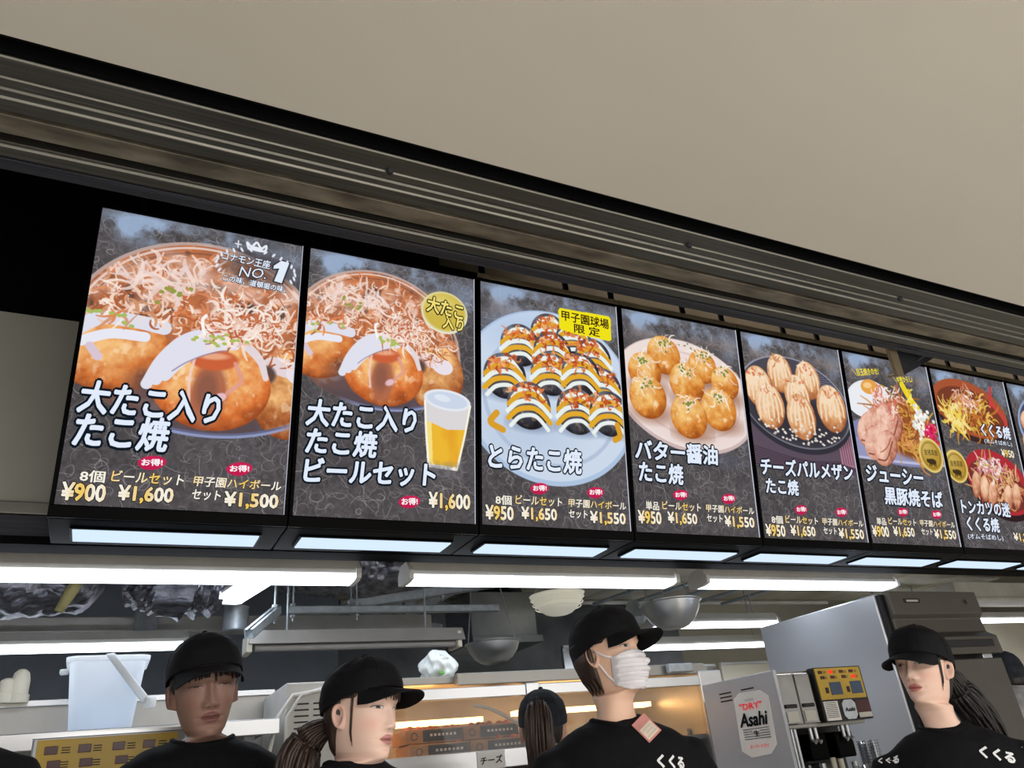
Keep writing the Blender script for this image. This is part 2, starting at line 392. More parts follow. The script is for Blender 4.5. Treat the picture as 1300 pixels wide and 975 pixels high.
        if smoke > .9 and k > 2: s.blend(np.exp(-((s.V-.15)/.05)**2)*sm*.4, (150, 124, 110))
        m2 = np.clip((s.noise(5, 6, 4, 25)-.5)*3, 0, 1)*np.exp(-((s.V-.98)/.13)**2)*np.clip((s.U-.45)*3, 0, 1)
        s.blend(m2*.5, (125, 135, 165))
    def ball(s, cx, cy, rx, ry, ang=0, base=(212, 118, 58), dark=(132, 62, 30), light=(250, 196, 128), seed=0, glaze=.5):
        sl, x, y = s.loc(cx, cy, rx, ry, ang)
        d = np.sqrt(x*x+y*y); k = 1.3/s.n/min(rx, ry)
        m = np.clip((1-d)/k+.5, 0, 1)
        z = np.sqrt(np.clip(1-d*d, 0, 1))
        l = np.clip(.28+.72*(z*.75-x*.22-y*.52), 0, 1)
        no = s.noise(11, 11, 4, seed+31)[sl]; n2 = s.noise(30, 30, 3, seed+57)[sl]
        l = np.clip(l+(no-.5)*.75+(n2-.5)*.45, 0, 1)[..., None]
        D, B, L = [np.array(c)/255. for c in (dark, base, light)]
        col = np.where(l < .5, D+(B-D)*l*2, B+(L-B)*(l-.5)*2)
        t = s.img[sl]; t += m[..., None]*(col-t)
        if glaze:
            gm = np.clip((s.noise(26, 20, 3, seed+91)[sl]-.62)*9, 0, 1)*np.clip(z*1.6-.5, 0, 1)*m*glaze
            s.blend(gm, (255, 226, 190), sl)
    def flakes(s, cx, cy, rx, ry, n, cols, L=.07, w=.0045, alpha=.9, bend=.8, clip=None):
        for _ in range(n):
            a = s.rng.random()*6.28; q = math.sqrt(s.rng.random())
            s.curl(cx+math.cos(a)*q*rx, cy+math.sin(a)*q*ry, L*(.5+s.rng.random()), w*(.6+.8*s.rng.random()), s.pick(cols), alpha, bend, clip)
    def linear(s):
        c = np.clip(s.img, 0, 1)
        lin = np.where(c <= .04045, c/12.92, ((c+.055)/1.055)**2.4)
        return np.concatenate([lin, np.ones(lin.shape[:2]+(1,))], -1).reshape(-1, 4).astype(np.float32)

BONITO = [(255, 240, 228), (240, 205, 185), (214, 150, 110), (172, 92, 56), (250, 222, 205), (226, 132, 82)]
def dish_octopus(s, ox, oy, k, full):
    X = lambda u: ox+(u-.55)*k
    Y = lambda v: oy+(v-.85)*k
    base = np.maximum(s.ellmask(X(.58), Y(.70), .66*k, .43*k), (s.V < Y(.75))*1.)
    pm = s.ellmask(X(.52), Y(.70), .62*k, .59*k)*base
    s.ring(X(.52), Y(.70), .625*k, .595*k, .013*k, (206, 176, 166), alpha=.85, clip=np.clip((Y(.85)-s.V)*14, 0, 1))
    s.blend(pm, (176, 106, 72))
    n1 = s.noise(9/k, 9/k, 4, 5); s.blend(pm*np.clip((n1-.45)*3, 0, 1), (212, 118, 62))
    n2 = s.noise(14/k, 14/k, 3, 6); s.blend(pm*np.clip((n2-.55)*5, 0, 1)*.9, (246, 206, 186))
    s.blend(pm*np.clip((s.noise(12/k, 12/k, 3, 9)-.6)*6, 0, 1), (96, 72, 64))
    low = pm*np.clip((s.V-Y(.80))*4/k, 0, 1)
    s.blend(low*.92, (82, 72, 80))
    s.ring(X(.52), Y(.70), .60*k, .575*k, .006*k, (240, 224, 220), alpha=.8, clip=np.clip((Y(.6)-s.V)*8, 0, 1))
    s.ring(X(.52), Y(.70), .572*k, .545*k, .004*k, (120, 82, 70), alpha=.7, clip=np.clip((Y(.6)-s.V)*8, 0, 1))
    s.flakes(X(.5), Y(.42), .50*k, .24*k, 330, BONITO, .075*k, .0060*k, .85, .6, clip=pm)
    s.blend(pm*np.clip((s.noise(7/k, 9/k, 3, 15)-.5)*3, 0, 1)*np.exp(-((s.V-Y(.32))/(.16*k))**2)*.7, (244, 218, 208))
    s.flakes(X(.35), Y(.33), .22*k, .08*k, 40, [(250, 226, 216), (238, 214, 208)], .09*k, .010*k, .8, .5, clip=pm)
    for _ in range(10): s.ell(X(.36)+s.rng.normal()*.05*k, Y(.40)+s.rng.normal()*.03*k, .012*k, .010*k, (150, 158, 70), clip=pm)
    # ball on the left, creamed
    s.ball(X(.13), Y(.76), .25*k, .20*k, -8, seed=2)
    s.blend(s.ellmask(X(.40), Y(.90), .17*k, .09*k, soft=30)*.8, (84, 72, 82))
    s.stroke([(X(-.06), Y(.67)), (X(.05), Y(.59)), (X(.20), Y(.585)), (X(.33), Y(.60))], .036*k, (226, 226, 240))
    s.stroke([(X(-.02), Y(.72)), (X(.10), Y(.665)), (X(.25), Y(.66))], .026*k, (236, 236, 248))
    s.stroke([(X(.02), Y(.74)), (X(.06), Y(.79))], .020*k, (220, 200, 214))
    s.flakes(X(.14), Y(.53), .26*k, .05*k, 46, BONITO, .09*k, .007*k, clip=pm)
    for _ in range(9): s.ell(X(.13)+s.rng.normal()*.09*k, Y(.57)+s.rng.normal()*.02*k, .013*k, .010*k, (170, 190, 100))
    # ball on the right
    s.ball(X(.98), Y(.86), .20*k, .26*k, 12, base=(186, 112, 62), seed=3)
    s.ell(X(.93), Y(.73), .11*k, .05*k, (232, 216, 222), 12); s.ell(X(1.02), Y(.76), .08*k, .06*k, (238, 228, 236), 8)
    s.flakes(X(.92), Y(.60), .18*k, .13*k, 110, BONITO, .07*k, .006*k, .9, .6)
    s.flakes(X(.72), Y(.50), .16*k, .10*k, 110, [(255, 244, 236), (240, 214, 200), (200, 110, 70)], .08*k, .006*k)
    s.ell(X(.84), Y(.78), .05*k, .05*k, (92, 70, 66), soft=8)
    # the big ball in front
    s.ball(X(.58), Y(.86), .29*k, .245*k, 4, base=(222, 118, 56), dark=(160, 76, 36), seed=4, glaze=.8)
    s.ell(X(.57), Y(.92), .085*k, .17*k, (176, 104, 74), 4, 10, .95)
    s.ell(X(.56), Y(.90), .050*k, .10*k, (134, 86, 72), 3, 12, .75)
    s.ell(X(.585), Y(.735), .115*k, .055*k, (206, 98, 58), -6, 5)
    s.ell(X(.58), Y(.715), .07*k, .018*k, (246, 186, 150), -6, 5, .8)
    s.stroke([(X(.49), Y(.73)), (X(.475), Y(.85)), (X(.485), Y(.98))], .007*k, (244, 212, 210), .8)
    s.stroke([(X(.685), Y(.74)), (X(.72), Y(.83)), (X(.66), Y(.90))], .011*k, (226, 160, 150), .8)
    s.ell(X(.625), Y(.93), .035*k, .022*k, (238, 200, 214), -30, 3, .9)
    for a in (0, 1, 2):
        o = a*.043
        s.stroke([(X(.285+o*.9), Y(.90-o*.6)), (X(.335+o), Y(.77)), (X(.42+o), Y(.655+o*.5)), (X(.52+o), Y(.60+o*.6)), (X(.62+o*.6), Y(.60+o*.5))], .026*k, (228, 228, 242))
        s.stroke([(X(.315+o*.9), Y(.87-o*.6)), (X(.36+o), Y(.77)), (X(.45+o), Y(.67+o*.5)), (X(.55+o), Y(.625+o*.6))], .0035*k, (150, 128, 150), .8)
    s.stroke([(X(.60), Y(.63)), (X(.70), Y(.62)), (X(.80), Y(.70)), (X(.84), Y(.80))], .024*k, (232, 222, 228), .95, .4)
    s.flakes(X(.66), Y(.575), .15*k, .065*k, 90, [(255, 240, 230), (236, 190, 168), (190, 96, 60), (250, 228, 214)], .085*k, .006*k)
    s.stroke([(X(.52), Y(.60)), (X(.505), Y(.53)), (X(.52), Y(.50))], .008*k, (255, 250, 248))
    for _ in range(16): s.ell(X(.62)+s.rng.normal()*.07*k, Y(.625)+s.rng.normal()*.02*k, .012*k, .009*k, (176, 192, 96))
    cl = np.clip((s.V-Y(1.02))*20, 0, 1)
    s.ring(X(.58), Y(.70), .66*k, .43*k, .012*k, (150, 160, 205), alpha=.9, clip=cl*np.clip((s.U-X(.25))*6, 0, 1))
    s.ring(X(.58), Y(.692), .66*k, .43*k, .006*k, (96, 98, 128), alpha=.9, clip=cl*np.clip((s.U-X(.25))*6, 0, 1))
def oval(s, cx, cy, w=.062):
    s.ell(cx, cy, w, .032, (206, 32, 84), -8); s.ell(cx, cy+.012, w*.8, .024, (196, 28, 78), -8)
def seal_gold(s, cx, cy, r):
    s.ell(cx, cy, r, r, (196, 162, 70)); s.ring(cx, cy, r*.93, r*.93, .006, (238, 214, 130)); s.ell(cx, cy, r*.82, r*.82, (182, 146, 56))
    s.blend(s.ellmask(cx-r*.3, cy-r*.4, r*.5, r*.4, soft=r*200)*.5, (240, 220, 150))
    s.ring(cx, cy, r*.74, r*.74, .004, (120, 92, 30), alpha=.7)
    s.ell(cx, cy+r*.36, r*.34, r*.17, (66, 50, 28)); s.ell(cx-r*.33, cy+r*.33, r*.13, r*.12, (66, 50, 28))
    for q in (-.24, -.1, .14, .26): s.stroke([(cx+r*q, cy+r*.45), (cx+r*q, cy+r*.60)], r*.04, (66, 50, 28))

def picture(k, n):
    s = Paint(n, SCR_H/SCR_W, 100+k)
    s.washi(1. if k < 7 else .8, k)
    if k == 1:
        dish_octopus(s, .57, .85, 1., True)
        s.blend(s.ellmask(.79, .19, .20, .10, soft=22)*.55, (70, 62, 66))
        one = [(.893, .112), (.934, .118), (.902, .246), (.862, .240), (.884, .160), (.852, .168), (.855, .148)]
        [s.stroke([a, b], .008, (40, 46, 56)) for a, b in zip(one, one[1:]+one[:1])]; s.poly(one, (232, 240, 252))
        for sx in (-1, 1):                                   # laurel of the badge
            for i in range(9):
                a = math.radians(205-i*13) if sx < 0 else math.radians(-25+i*13)
                s.ell(.765+.205*math.cos(a), .185-.105*math.sin(a), .014, .006, (232, 238, 250), 60*sx+i*9*sx)
        s.stroke([(.715, .075), (.705, .04), (.73, .06), (.755, .03), (.78, .06), (.805, .04), (.795, .075), (.715, .075)], .006, (236, 240, 250))
        s.ell(.755, .066, .035, .010, (236, 240, 250))
        s.stroke([(.645, .06), (.675, .06)], .003, (236, 240, 250)); s.stroke([(.66, .04), (.66, .08)], .003, (236, 240, 250))
    elif k == 2:
        dish_octopus(s, .425, .672, .80, True)
        s.ell(.81, .255, .148, .135, (236, 240, 232)); s.ell(.81, .25, .138, .125, (208, 184, 74), soft=8)
        s.blend(s.ellmask(.78, .20, .09, .05, soft=24)*.6, (240, 228, 150))
        g = [(.69, .80), (.975, .80), (.895, 1.21), (.715, 1.20)]
        s.poly(g, (240, 236, 226))
        s.poly([(.70, .93), (.955, .95), (.888, 1.19), (.722, 1.18)], (240, 186, 52))
        s.blend(np.clip((s.noise(7, 4, 3, 77)-.45)*2.5, 0, 1)*((s.U > .72) & (s.U < .90) & (s.V > .95) & (s.V < 1.17)), (226, 150, 34), None)
        s.poly([(.705, .93), (.735, .93), (.748, 1.18), (.725, 1.18)], (250, 226, 130))
        s.poly([(.695, .80), (.97, .80), (.952, .965), (.83, .975), (.70, .93)], (222, 218, 220))
        s.ell(.832, .80, .145, .062, (232, 236, 244), 4); s.ell(.832, .80, .125, .048, (206, 218, 236), 4); s.ell(.80, .79, .05, .02, (226, 234, 246), 8)
        s.stroke([(.695, .82), (.705, 1.0), (.722, 1.19)], .006, (255, 250, 238)); s.stroke([(.975, .82), (.94, 1.0), (.893, 1.20)], .006, (255, 248, 226))
        m = np.clip((s.V-1.15)*14, 0, 1)*np.clip((s.noise(40, 40, 2, 5)-.3)*3, 0, 1)*((s.U > .68) & (s.U < .93) & (s.V < 1.25))
        s.blend(m*.85, (112, 108, 112))
    elif k == 3:
        s.ell(.485, .69, .62, .565, (176, 198, 226)); s.ell(.485, .68, .60, .545, (206, 220, 238))
        s.ring(.49, .70, .47, .43, .012, (176, 192, 216), alpha=.8); s.blend(s.ellmask(.30, .95, .3, .14, soft=50)*.35, (168, 186, 214))
        s.blend(s.ellmask(.30, .30, .25, .14, soft=50)*.5, (168, 194, 230))
        B = [(.48, .275), (.66, .30), (.27, .385), (.50, .40), (.80, .40), (.16, .60), (.48, .545), (.86, .60), (.70, .52), (.32, .77), (.66, .77), (.90, .76)]
        for i, (u, v) in enumerate(B):
            r = .135 + .03*(v-.3)
            s.ell(u+.01, v+r*.75, r*1.0, r*.35, (120, 136, 164), soft=14, alpha=.7)
            s.ball(u, v, r, r*1.02, 0, (62, 60, 68), (30, 28, 32), (112, 112, 124), 7+i, .35)
            for q, c, w in ((-.66, (240, 246, 240), .016), (-.40, (226, 168, 46), .018), (-.10, (236, 244, 240), .015), (.20, (230, 172, 44), .016), (.50, (238, 244, 242), .013)):
                x0 = math.sqrt(max(.05, 1-q*q))
                s.stroke([(u-x0*r*.98, v+(q+.42)*r), (u-x0*r*.5, v+(q+.02)*r), (u+.02, v+(q-.10)*r), (u+x0*r*.55, v+(q+.06)*r), (u+x0*r*.98, v+(q+.46)*r)], w, c)
            s.flakes(u-.01, v-r*.55, r*.8, r*.36, 34, [(206, 92, 42), (226, 130, 70), (244, 178, 120), (170, 66, 30)], .045, .007, bend=2.)
        s.stroke([(.10, .84), (.06, .90), (.14, .94)], .02, (220, 160, 44)); s.stroke([(.955, .83), (.97, .90), (.93, .93)], .02, (220, 160, 44))
        s.poly([(.565, .082), (.94, .078), (.955, .095), (.95, .245), (.935, .256), (.70, .247), (.655, .242), (.57, .234), (.555, .222), (.553, .10)], (244, 230, 24))
        oval(s, .374, 1.275); oval(s, .763, 1.275)
    elif k == 4:
        s.ell(.50, .56, .60, .40, (206, 184, 182), 8); s.ell(.50, .55, .585, .385, (240, 224, 220), 8); s.ring(.50, .55, .46, .30, .008, (222, 200, 196), 8, .8)
        s.blend(s.ellmask(.5, .60, .42, .24, 8, 50)*.35, (206, 170, 160))
        for i, (u, v, a) in enumerate([(.33, .29, .14), (.66, .33, .125), (.16, .43, .135), (.85, .43, .125), (.51, .47, .15), (.17, .61, .15), (.77, .63, .155), (.50, .71, .155)]):
            s.ell(u+.02, v+.11, a, .06, (150, 98, 70), soft=20, alpha=.7)
            s.ball(u, v, a, a*1.0, 0, (220, 138, 56), (160, 80, 26), (250, 206, 128), 40+i, .9)
            s.flakes(u, v-a*.6, a*.45, a*.28, 26, [(255, 246, 236), (244, 224, 206), (232, 180, 130)], .07, .0045)
            for _ in range(10): s.ell(u+s.rng.normal()*.03, v-a*.6+s.rng.normal()*.018, .009, .008, (120, 140, 62))
        for _ in range(14): s.ell(.3+s.rng.random()*.5, .17+s.rng.random()*.05, .006, .006, (120, 140, 80))
        oval(s, .369, 1.25); oval(s, .77, 1.253)
    elif k == 5:
        s.blend(((s.V > .60) & (s.V < .99))*1., (92, 78, 92)); 
        for i in range(9): s.stroke([(0, .86+i*.018), (.5, .93+i*.012), (1, .90+i*.012)], .004, (66, 50, 62), .8)
        s.poly([(.86, .72), (1, .70), (1, .95), (.86, .93)], (168, 120, 140)); 
        for i in range(6): s.stroke([(.87+i*.025, .72), (.885+i*.025, .93)], .004, (104, 66, 86))
        s.ell(.48, .52, .56, .36, (52, 50, 58), 6); s.ell(.48, .49, .545, .345, (74, 72, 82), 6); s.ring(.48, .49, .545, .345, .005, (150, 150, 166), 6)
        cl = s.ellmask(.48, .49, .53, .33, 6)
        for i in range(26):
            for j in range(12): s.ell(.62+i*.018, .20+j*.018, .004, .004, (150, 156, 190), clip=cl)
        s.blend(s.ellmask(.48, .62, .5, .2, 6, 20)*.7, (44, 42, 50))
        for i, (u, v, a) in enumerate([(.35, .28, .125), (.63, .30, .125), (.12, .41, .13), (.50, .43, .13), (.21, .55, .14), (.84, .50, .155), (.51, .60, .145)]):
            s.ball(u, v, a, a*1.22, 0, (216, 152, 100), (160, 92, 54), (252, 222, 186), 60+i, .5)
            for q in (-.75, -.45, -.15, .2, .5, .8):
                s.stroke([(u+q*a*.55, v-a*.95), (u+q*a*.95, v-a*.2), (u+q*a*(.95+.1*s.rng.random()), v+a*(.25+.6*s.rng.random()))], .0105, (246, 222, 190), .95, .3)
            s.flakes(u, v-a*.85, a*.6, a*.3, 16, [(250, 232, 206), (222, 120, 80), (200, 140, 90)], .04, .006, bend=2)
        for _ in range(90): s.ell(.05+s.rng.random()*.85, .70+s.rng.random()*.07+.04*s.rng.normal(), .012, .008, s.pick([(240, 232, 222), (222, 212, 202)]), clip=cl)
        oval(s, .377, 1.293); oval(s, .775, 1.29)
    elif k == 6:
        s.ell(.50, .70, .60, .19, (132, 136, 176), 2); s.poly([(0, .70), (1, .72), (1, .86), (0, .86)], (150, 152, 190)); s.stroke([(0, .855), (.5, .86), (1, .85)], .010, (190, 192, 222))
        s.ell(.22, .37, .25, .155, (238, 240, 246), -14); s.ell(.26, .265, .10, .062, (232, 164, 74), -10); s.ell(.24, .255, .05, .025, (250, 206, 140), -10)
        nl = [(206, 132, 70), (172, 96, 44), (226, 160, 96), (140, 76, 36), (214, 168, 76)]
        s.blend(s.ellmask(.62, .58, .33, .24, 10, 12), (136, 76, 40))
        s.flakes(.62, .57, .30, .22, 150, nl, .22, .010, bend=1.1)
        for i, (u, v) in enumerate([(.18, .62), (.27, .56), (.36, .52), (.24, .72), (.36, .66), (.44, .58), (.33, .76)]):
            s.ball(u, v, .17, .115, -48, (206, 138, 116), (142, 78, 58), (244, 200, 180), 80+i, .6)
            s.stroke([(u-.11, v+.10), (u-.01, v+.09), (u+.09, v-.06)], .007, (128, 66, 48), .85)
            for q in (.03, .06): s.stroke([(u-.10+q, v+.05-q*.3), (u-.02+q, v+.03-q), (u+.06+q*.4, v-.07-q*.4)], .005, s.pick([(250, 216, 204), (176, 100, 82), (232, 176, 156)]), .8)
        s.flakes(.46, .36, .19, .10, 80, [(248, 216, 206), (222, 140, 120), (250, 236, 228), (206, 110, 90)], .08, .007)
        s.stroke([(.66, .20), (.72, .30), (.80, .39)], .030, (240, 214, 40)); s.flakes(.72, .30, .05, .08, 14, [(250, 236, 110), (226, 190, 20)], .05, .008)
        for _ in range(60): s.ell(.80+s.rng.normal()*.045, .50+s.rng.normal()*.075, .020, .017, s.pick([(248, 246, 236), (226, 226, 220), (255, 254, 250)]))
        s.flakes(.92, .60, .05, .10, 70, [(216, 30, 86), (236, 60, 110), (180, 16, 66)], .06, .008)
        seal_gold(s, .858, .775, .145); oval(s, .395, 1.256); oval(s, .787, 1.255)
    elif k == 7:
        s.ell(.46, .34, .50, .27, (60, 40, 38), 8); s.ell(.46, .31, .49, .25, (168, 84, 52), 8); s.ell(.46, .33, .44, .20, (120, 60, 40), 8)
        s.stroke([(.80, .08), (.74, .26)], .016, (206, 60, 64)); s.stroke([(.76, .22), (.90, .36), (.93, .50)], .020, (206, 66, 66))
        s.flakes(.42, .38, .33, .17, 150, [(222, 180, 70), (240, 208, 110), (196, 120, 50), (160, 84, 36)], .12, .010)
        s.flakes(.22, .42, .14, .13, 60, [(244, 214, 90), (250, 232, 150)], .07, .013)
        s.flakes(.40, .24, .16, .10, 60, [(250, 232, 216), (230, 170, 150), (214, 130, 90)], .08, .008)
        s.ell(.64, .97, .44, .29, (48, 30, 32), 14); s.ell(.64, .94, .43, .265, (176, 46, 54), 14); s.ell(.62, .97, .38, .20, (120, 50, 44), 14)
        s.flakes(.60, .97, .33, .15, 140, [(214, 150, 100), (170, 90, 60), (232, 190, 140)], .10, .010)
        for i, (u, v) in enumerate([(.32, .98), (.42, 1.01), (.52, 1.05), (.72, 1.07), (.84, 1.05)]): s.ball(u, v, .055, .12, 20, (206, 140, 106), (140, 80, 56), (246, 204, 170), 20+i, .4)
        s.flakes(.56, .82, .18, .09, 90, [(240, 226, 226), (220, 120, 140), (196, 170, 90), (250, 240, 236)], .07, .008)
        seal_gold(s, .11, .842, .14)
    else:
        s.ell(.62, .42, .56, .36, (150, 170, 210), 6); s.ell(.62, .41, .53, .33, (70, 76, 96), 6)
        for i, (u, v) in enumerate([(.25, .36), (.40, .50), (.22, .55), (.6, .4), (.8, .5)]): s.ball(u, v, .15, .13, 0, (206, 140, 106), (140, 80, 56), (246, 204, 170), 20+i, .4)
        oval(s, .38, 1.27); oval(s, .77, 1.27)
    if k == 1: oval(s, .374, 1.284); oval(s, .771, 1.284)
    if k == 2: oval(s, .615, 1.398)
    s.img = np.clip(s.img*.97+.012, 0, 1)
    return s

# ---------------------------------------------------------------- lettering
def text_mesh(s, offset=0., shear=0.):
    c = bpy.data.curves.new('t', 'FONT'); c.body = s; c.offset = offset; c.shear = shear; c.resolution_u = 2
    o = bpy.data.objects.new('t', c); C.objects.link(o); me = o.to_mesh()
    n = len(me.vertices); v = np.zeros(n*3, np.float32); me.vertices.foreach_get('co', v); v = v.reshape(-1, 3)
    f = [tuple(p.vertices) for p in me.polygons]; o.to_mesh_clear(); bpy.data.objects.remove(o); bpy.data.curves.remove(c)
    return v[:, :2].astype(float), f
def srgb(c): return np.array(lin(c))
class Letters:
    """lettering laid out flat in (u right, v down); several strings in one mesh, each with its own colour"""
    def __init__(s): s.v = []; s.f = []; s.c = []; s.z = []
    def put(s, txt, u0, u1, vc, h, rot=0, fill=(236, 242, 252), edge=None, ew=.05, off=.012, shear=0., grad=None, lift=0.):
        v0, f0 = text_mesh(txt, 0, shear); lo = v0.min(0); hi = v0.max(0)
        layers = ([(off+ew, edge, 0., 10)] if edge else [])+[(off, fill, .0012, 6)]
        for o, col, z, n in layers:
            vs, f = [], []
            for i in range(n):                               # a heavier weight: the glyphs laid down several times, a hair apart
                a = 2*math.pi*i/n; d = np.array([math.cos(a), math.sin(a)])*o if o > .004 else np.zeros(2)
                f += [tuple(len(v0)*len(vs)+j for j in q) for q in f0]; vs.append(v0+d)
                if o <= .004: break
            v = np.concatenate(vs)
            x = (v[:, 0]-lo[0])/(hi[0]-lo[0]); y = (v[:, 1]-(lo[1]+hi[1])/2)/(hi[1]-lo[1])
            a = math.radians(rot); du = (x-.5)*(u1-u0); dv = -y*h
            uu = (u0+u1)/2+du*math.cos(a)+dv*math.sin(a); vv = vc-du*math.sin(a)+dv*math.cos(a)
            b = len(s.v); s.v += list(zip(uu, vv)); s.z += [z+lift]*len(uu)
            s.f += [tuple(b+i for i in q) for q in f]
            if grad and col is fill:
                t = (.5+.5*np.cos((x*grad[0]+grad[1])*2*math.pi))[:, None]; s.c += list(srgb(fill)*(1-t)+srgb(grad[2])*t)
            else: s.c += [srgb(col)]*len(uu)
        return s
    def build(s, name, at, parent):
        m = MB(); m.add([at(u, v, z) for (u, v), z in zip(s.v, s.z)], s.f)
        me = bpy.data.meshes.new(name); off = world_loc(parent)
        me.from_pydata([Vector(q)-off for q in m.v], [], m.f); me.materials.append(M['pic'])
        o = bpy.data.objects.new(name, me); C.objects.link(o); o.parent = parent; set_paint(o, s.c); return o

# ---------------------------------------------------------------- the lit menu screens
PITCH = .66; SCR_W = .63144; SCR_H = .94877; TILT = math.radians(9.867)
SO = Vector((-.18534, 2.25297, 3.12029)); VD = Vector((0, math.sin(TILT), -math.cos(TILT))); ND = Vector((0, -math.cos(TILT), -math.sin(TILT)))
WHITE = (226, 236, 252); DARK = (16, 26, 36); GOLD = (240, 200, 96); PALE = (246, 240, 226)
def price(L, s, u0, u1, v, h=.078): L.put(s, u0, u1, v, h, 0, PALE, (10, 10, 12), .035, .035, grad=(1.3, .45, GOLD))
def sets(L, a, b, c, d, one, dv=0.):
    L.put(one, .085, .185, 1.368+dv, .054, 0, PALE, (10, 10, 12), .03, .022); price(L, a, .022, .196, 1.442+dv)
    L.put('ビールセット', .212, .522, 1.360+dv, .054, 0, PALE, (10, 10, 12), .04, .022, .1, (1.5, .1, GOLD)); price(L, b, .25, .482, 1.440+dv)
    L.put('甲子園ハイボール', .566, .978, 1.360+dv, .048, 0, PALE, (10, 10, 12), .04, .022, .1, (1.4, .2, GOLD)); L.put('セット', .566, .695, 1.425+dv, .048, 0, PALE, (10, 10, 12), .04, .022, .1); price(L, c, .715, .968, 1.442+dv)
    for u in d: L.put('お得!', u-.045, u+.045, 1.284+dv, .032, 4, (255, 250, 252), None, 0, .03)
def title(L, s, u0, u1, v, h, rot=5, ew=.075): L.put(s, u0, u1, v, h, rot, WHITE, DARK, ew, .034, .12)
def words(k):
    T = Letters(); P = Letters(); B = None
    if k == 1:
        title(T, '大たこ入り', .03, .65, .992, .155, 0); title(T, 'たこ焼', .032, .431, 1.150, .160, 1)
        sets(P, '¥900', '¥1,600', '¥1,500', (.374, .771), '8個')
        B = Letters(); B.put('コナモン王座', .585, .835, .148, .050, -2, WHITE, DARK, .06, .02, .1); B.put('NO.', .675, .815, .215, .058, 4, WHITE, DARK, .05, .0, .25)
        B.put('この味、道頓堀の味。', .60, .925, .276, .036, -2, WHITE, DARK, .07, .025, .1)
    elif k == 2:
        title(T, '大たこ入り', .035, .642, .950, .142, 1); title(T, 'たこ焼', .042, .421, 1.106, .138, 1); title(T, 'ビールセット', .043, .76, 1.255, .128, 2)
        price(P, '¥1,600', .726, .970, 1.388, .095); P.put('お得!', .57, .66, 1.398, .036, 4, (255, 250, 252), None, 0, .03)
        B = Letters(); B.put('大たこ', .70, .93, .225, .10, -6, (240, 222, 120), (40, 30, 14), .075, .03); B.put('入り', .80, .93, .318, .08, -4, (240, 222, 120), (40, 30, 14), .075, .03)
    elif k == 3:
        title(T, 'とらたこ焼', .043, .671, 1.10, .145, 1, .06); sets(P, '¥950', '¥1,650', '¥1,550', (.374, .763), '8個', -.01)
        B = Letters(); B.put('甲子園球場', .575, .935, .135, .070, -1, (58, 30, 20), None, 0, .022); B.put('限 定', .665, .86, .208, .062, -1, (58, 30, 20), None, 0, .022)
    elif k == 4:
        title(T, 'バター醤油', .033, .712, .970, .128, 1); title(T, 'たこ焼', .05, .40, 1.118, .13, 0); sets(P, '¥950', '¥1,650', '¥1,550', (.369, .77), '単品', -.033)
    elif k == 5:
        title(T, 'チーズパルメザン', .046, .955, .996, .12, 1); title(T, 'たこ焼', .07, .375, 1.14, .108, 0); sets(P, '¥950', '¥1,650', '¥1,550', (.377, .775), '8個', .007)
    elif k == 6:
        title(T, 'ジューシー', .06, .70, .975, .125, 0); title(T, '黒豚焼そば', .215, .89, 1.138, .132, 0); sets(P, '¥900', '¥1,650', '¥1,550', (.395, .787), '単品', -.028)
        B = Letters(); B.put('＼目玉焼きのせ/', .09, .40, .142, .060, 10, (246, 226, 40), None, 0, .02); B.put('＼半熟からし/', .56, .80, .150, .055, 8, (246, 226, 40), None, 0, .02)
        B.put('金猪黒豚', .775, .94, .752, .05, 0, (74, 56, 26), None, 0, .01)
    elif k == 7:
        title(T, 'くくる焼', .54, .94, .485, .115, 0); title(T, 'トンカツの迷', .06, .69, 1.175, .115, 0); title(T, 'くくる焼', .09, .50, 1.31, .115, 0)
        T.put('(オムそばめし)', .55, .93, .588, .048, 0, WHITE, DARK, .06, .015); T.put('(オムそばめし)', .07, .52, 1.415, .050, 0, WHITE, DARK, .06, .015)
        price(P, '¥950', .755, .925, .675, .065); price(P, '¥1,250', .67, .95, 1.40, .07)
        B = Letters(); B.put('金猪黒豚', .03, .19, .82, .05, 0, (74, 56, 26), None, 0, .01)
    else:
        title(T, 'たこ焼', .08, .5, 1.1, .12, 0); sets(P, '¥950', '¥1,650', '¥1,550', (.38, .77), '8個', 0)
    return T, P, B
NAMES = {1: 'lit menu screen at the left end, creamed octopus ball dish under a white crown badge', 2: 'lit menu screen with octopus balls, a glass of beer and a round gold sticker',
         3: 'lit menu screen with black and yellow striped octopus balls and a yellow label', 4: 'lit menu screen with eight plain golden octopus balls on a pale pink plate',
         5: 'lit menu screen with cheese-drizzled octopus balls in a dark bowl', 6: 'lit menu screen with fried noodles, pork slices and a fried egg',
         7: 'lit menu screen showing two bowls one above the other, red bowl below', 8: 'lit menu screen cut off by the right edge of the photo'}
RES = {1: 400, 2: 340, 3: 300, 4: 280, 5: 250, 6: 240, 7: 220, 8: 160}
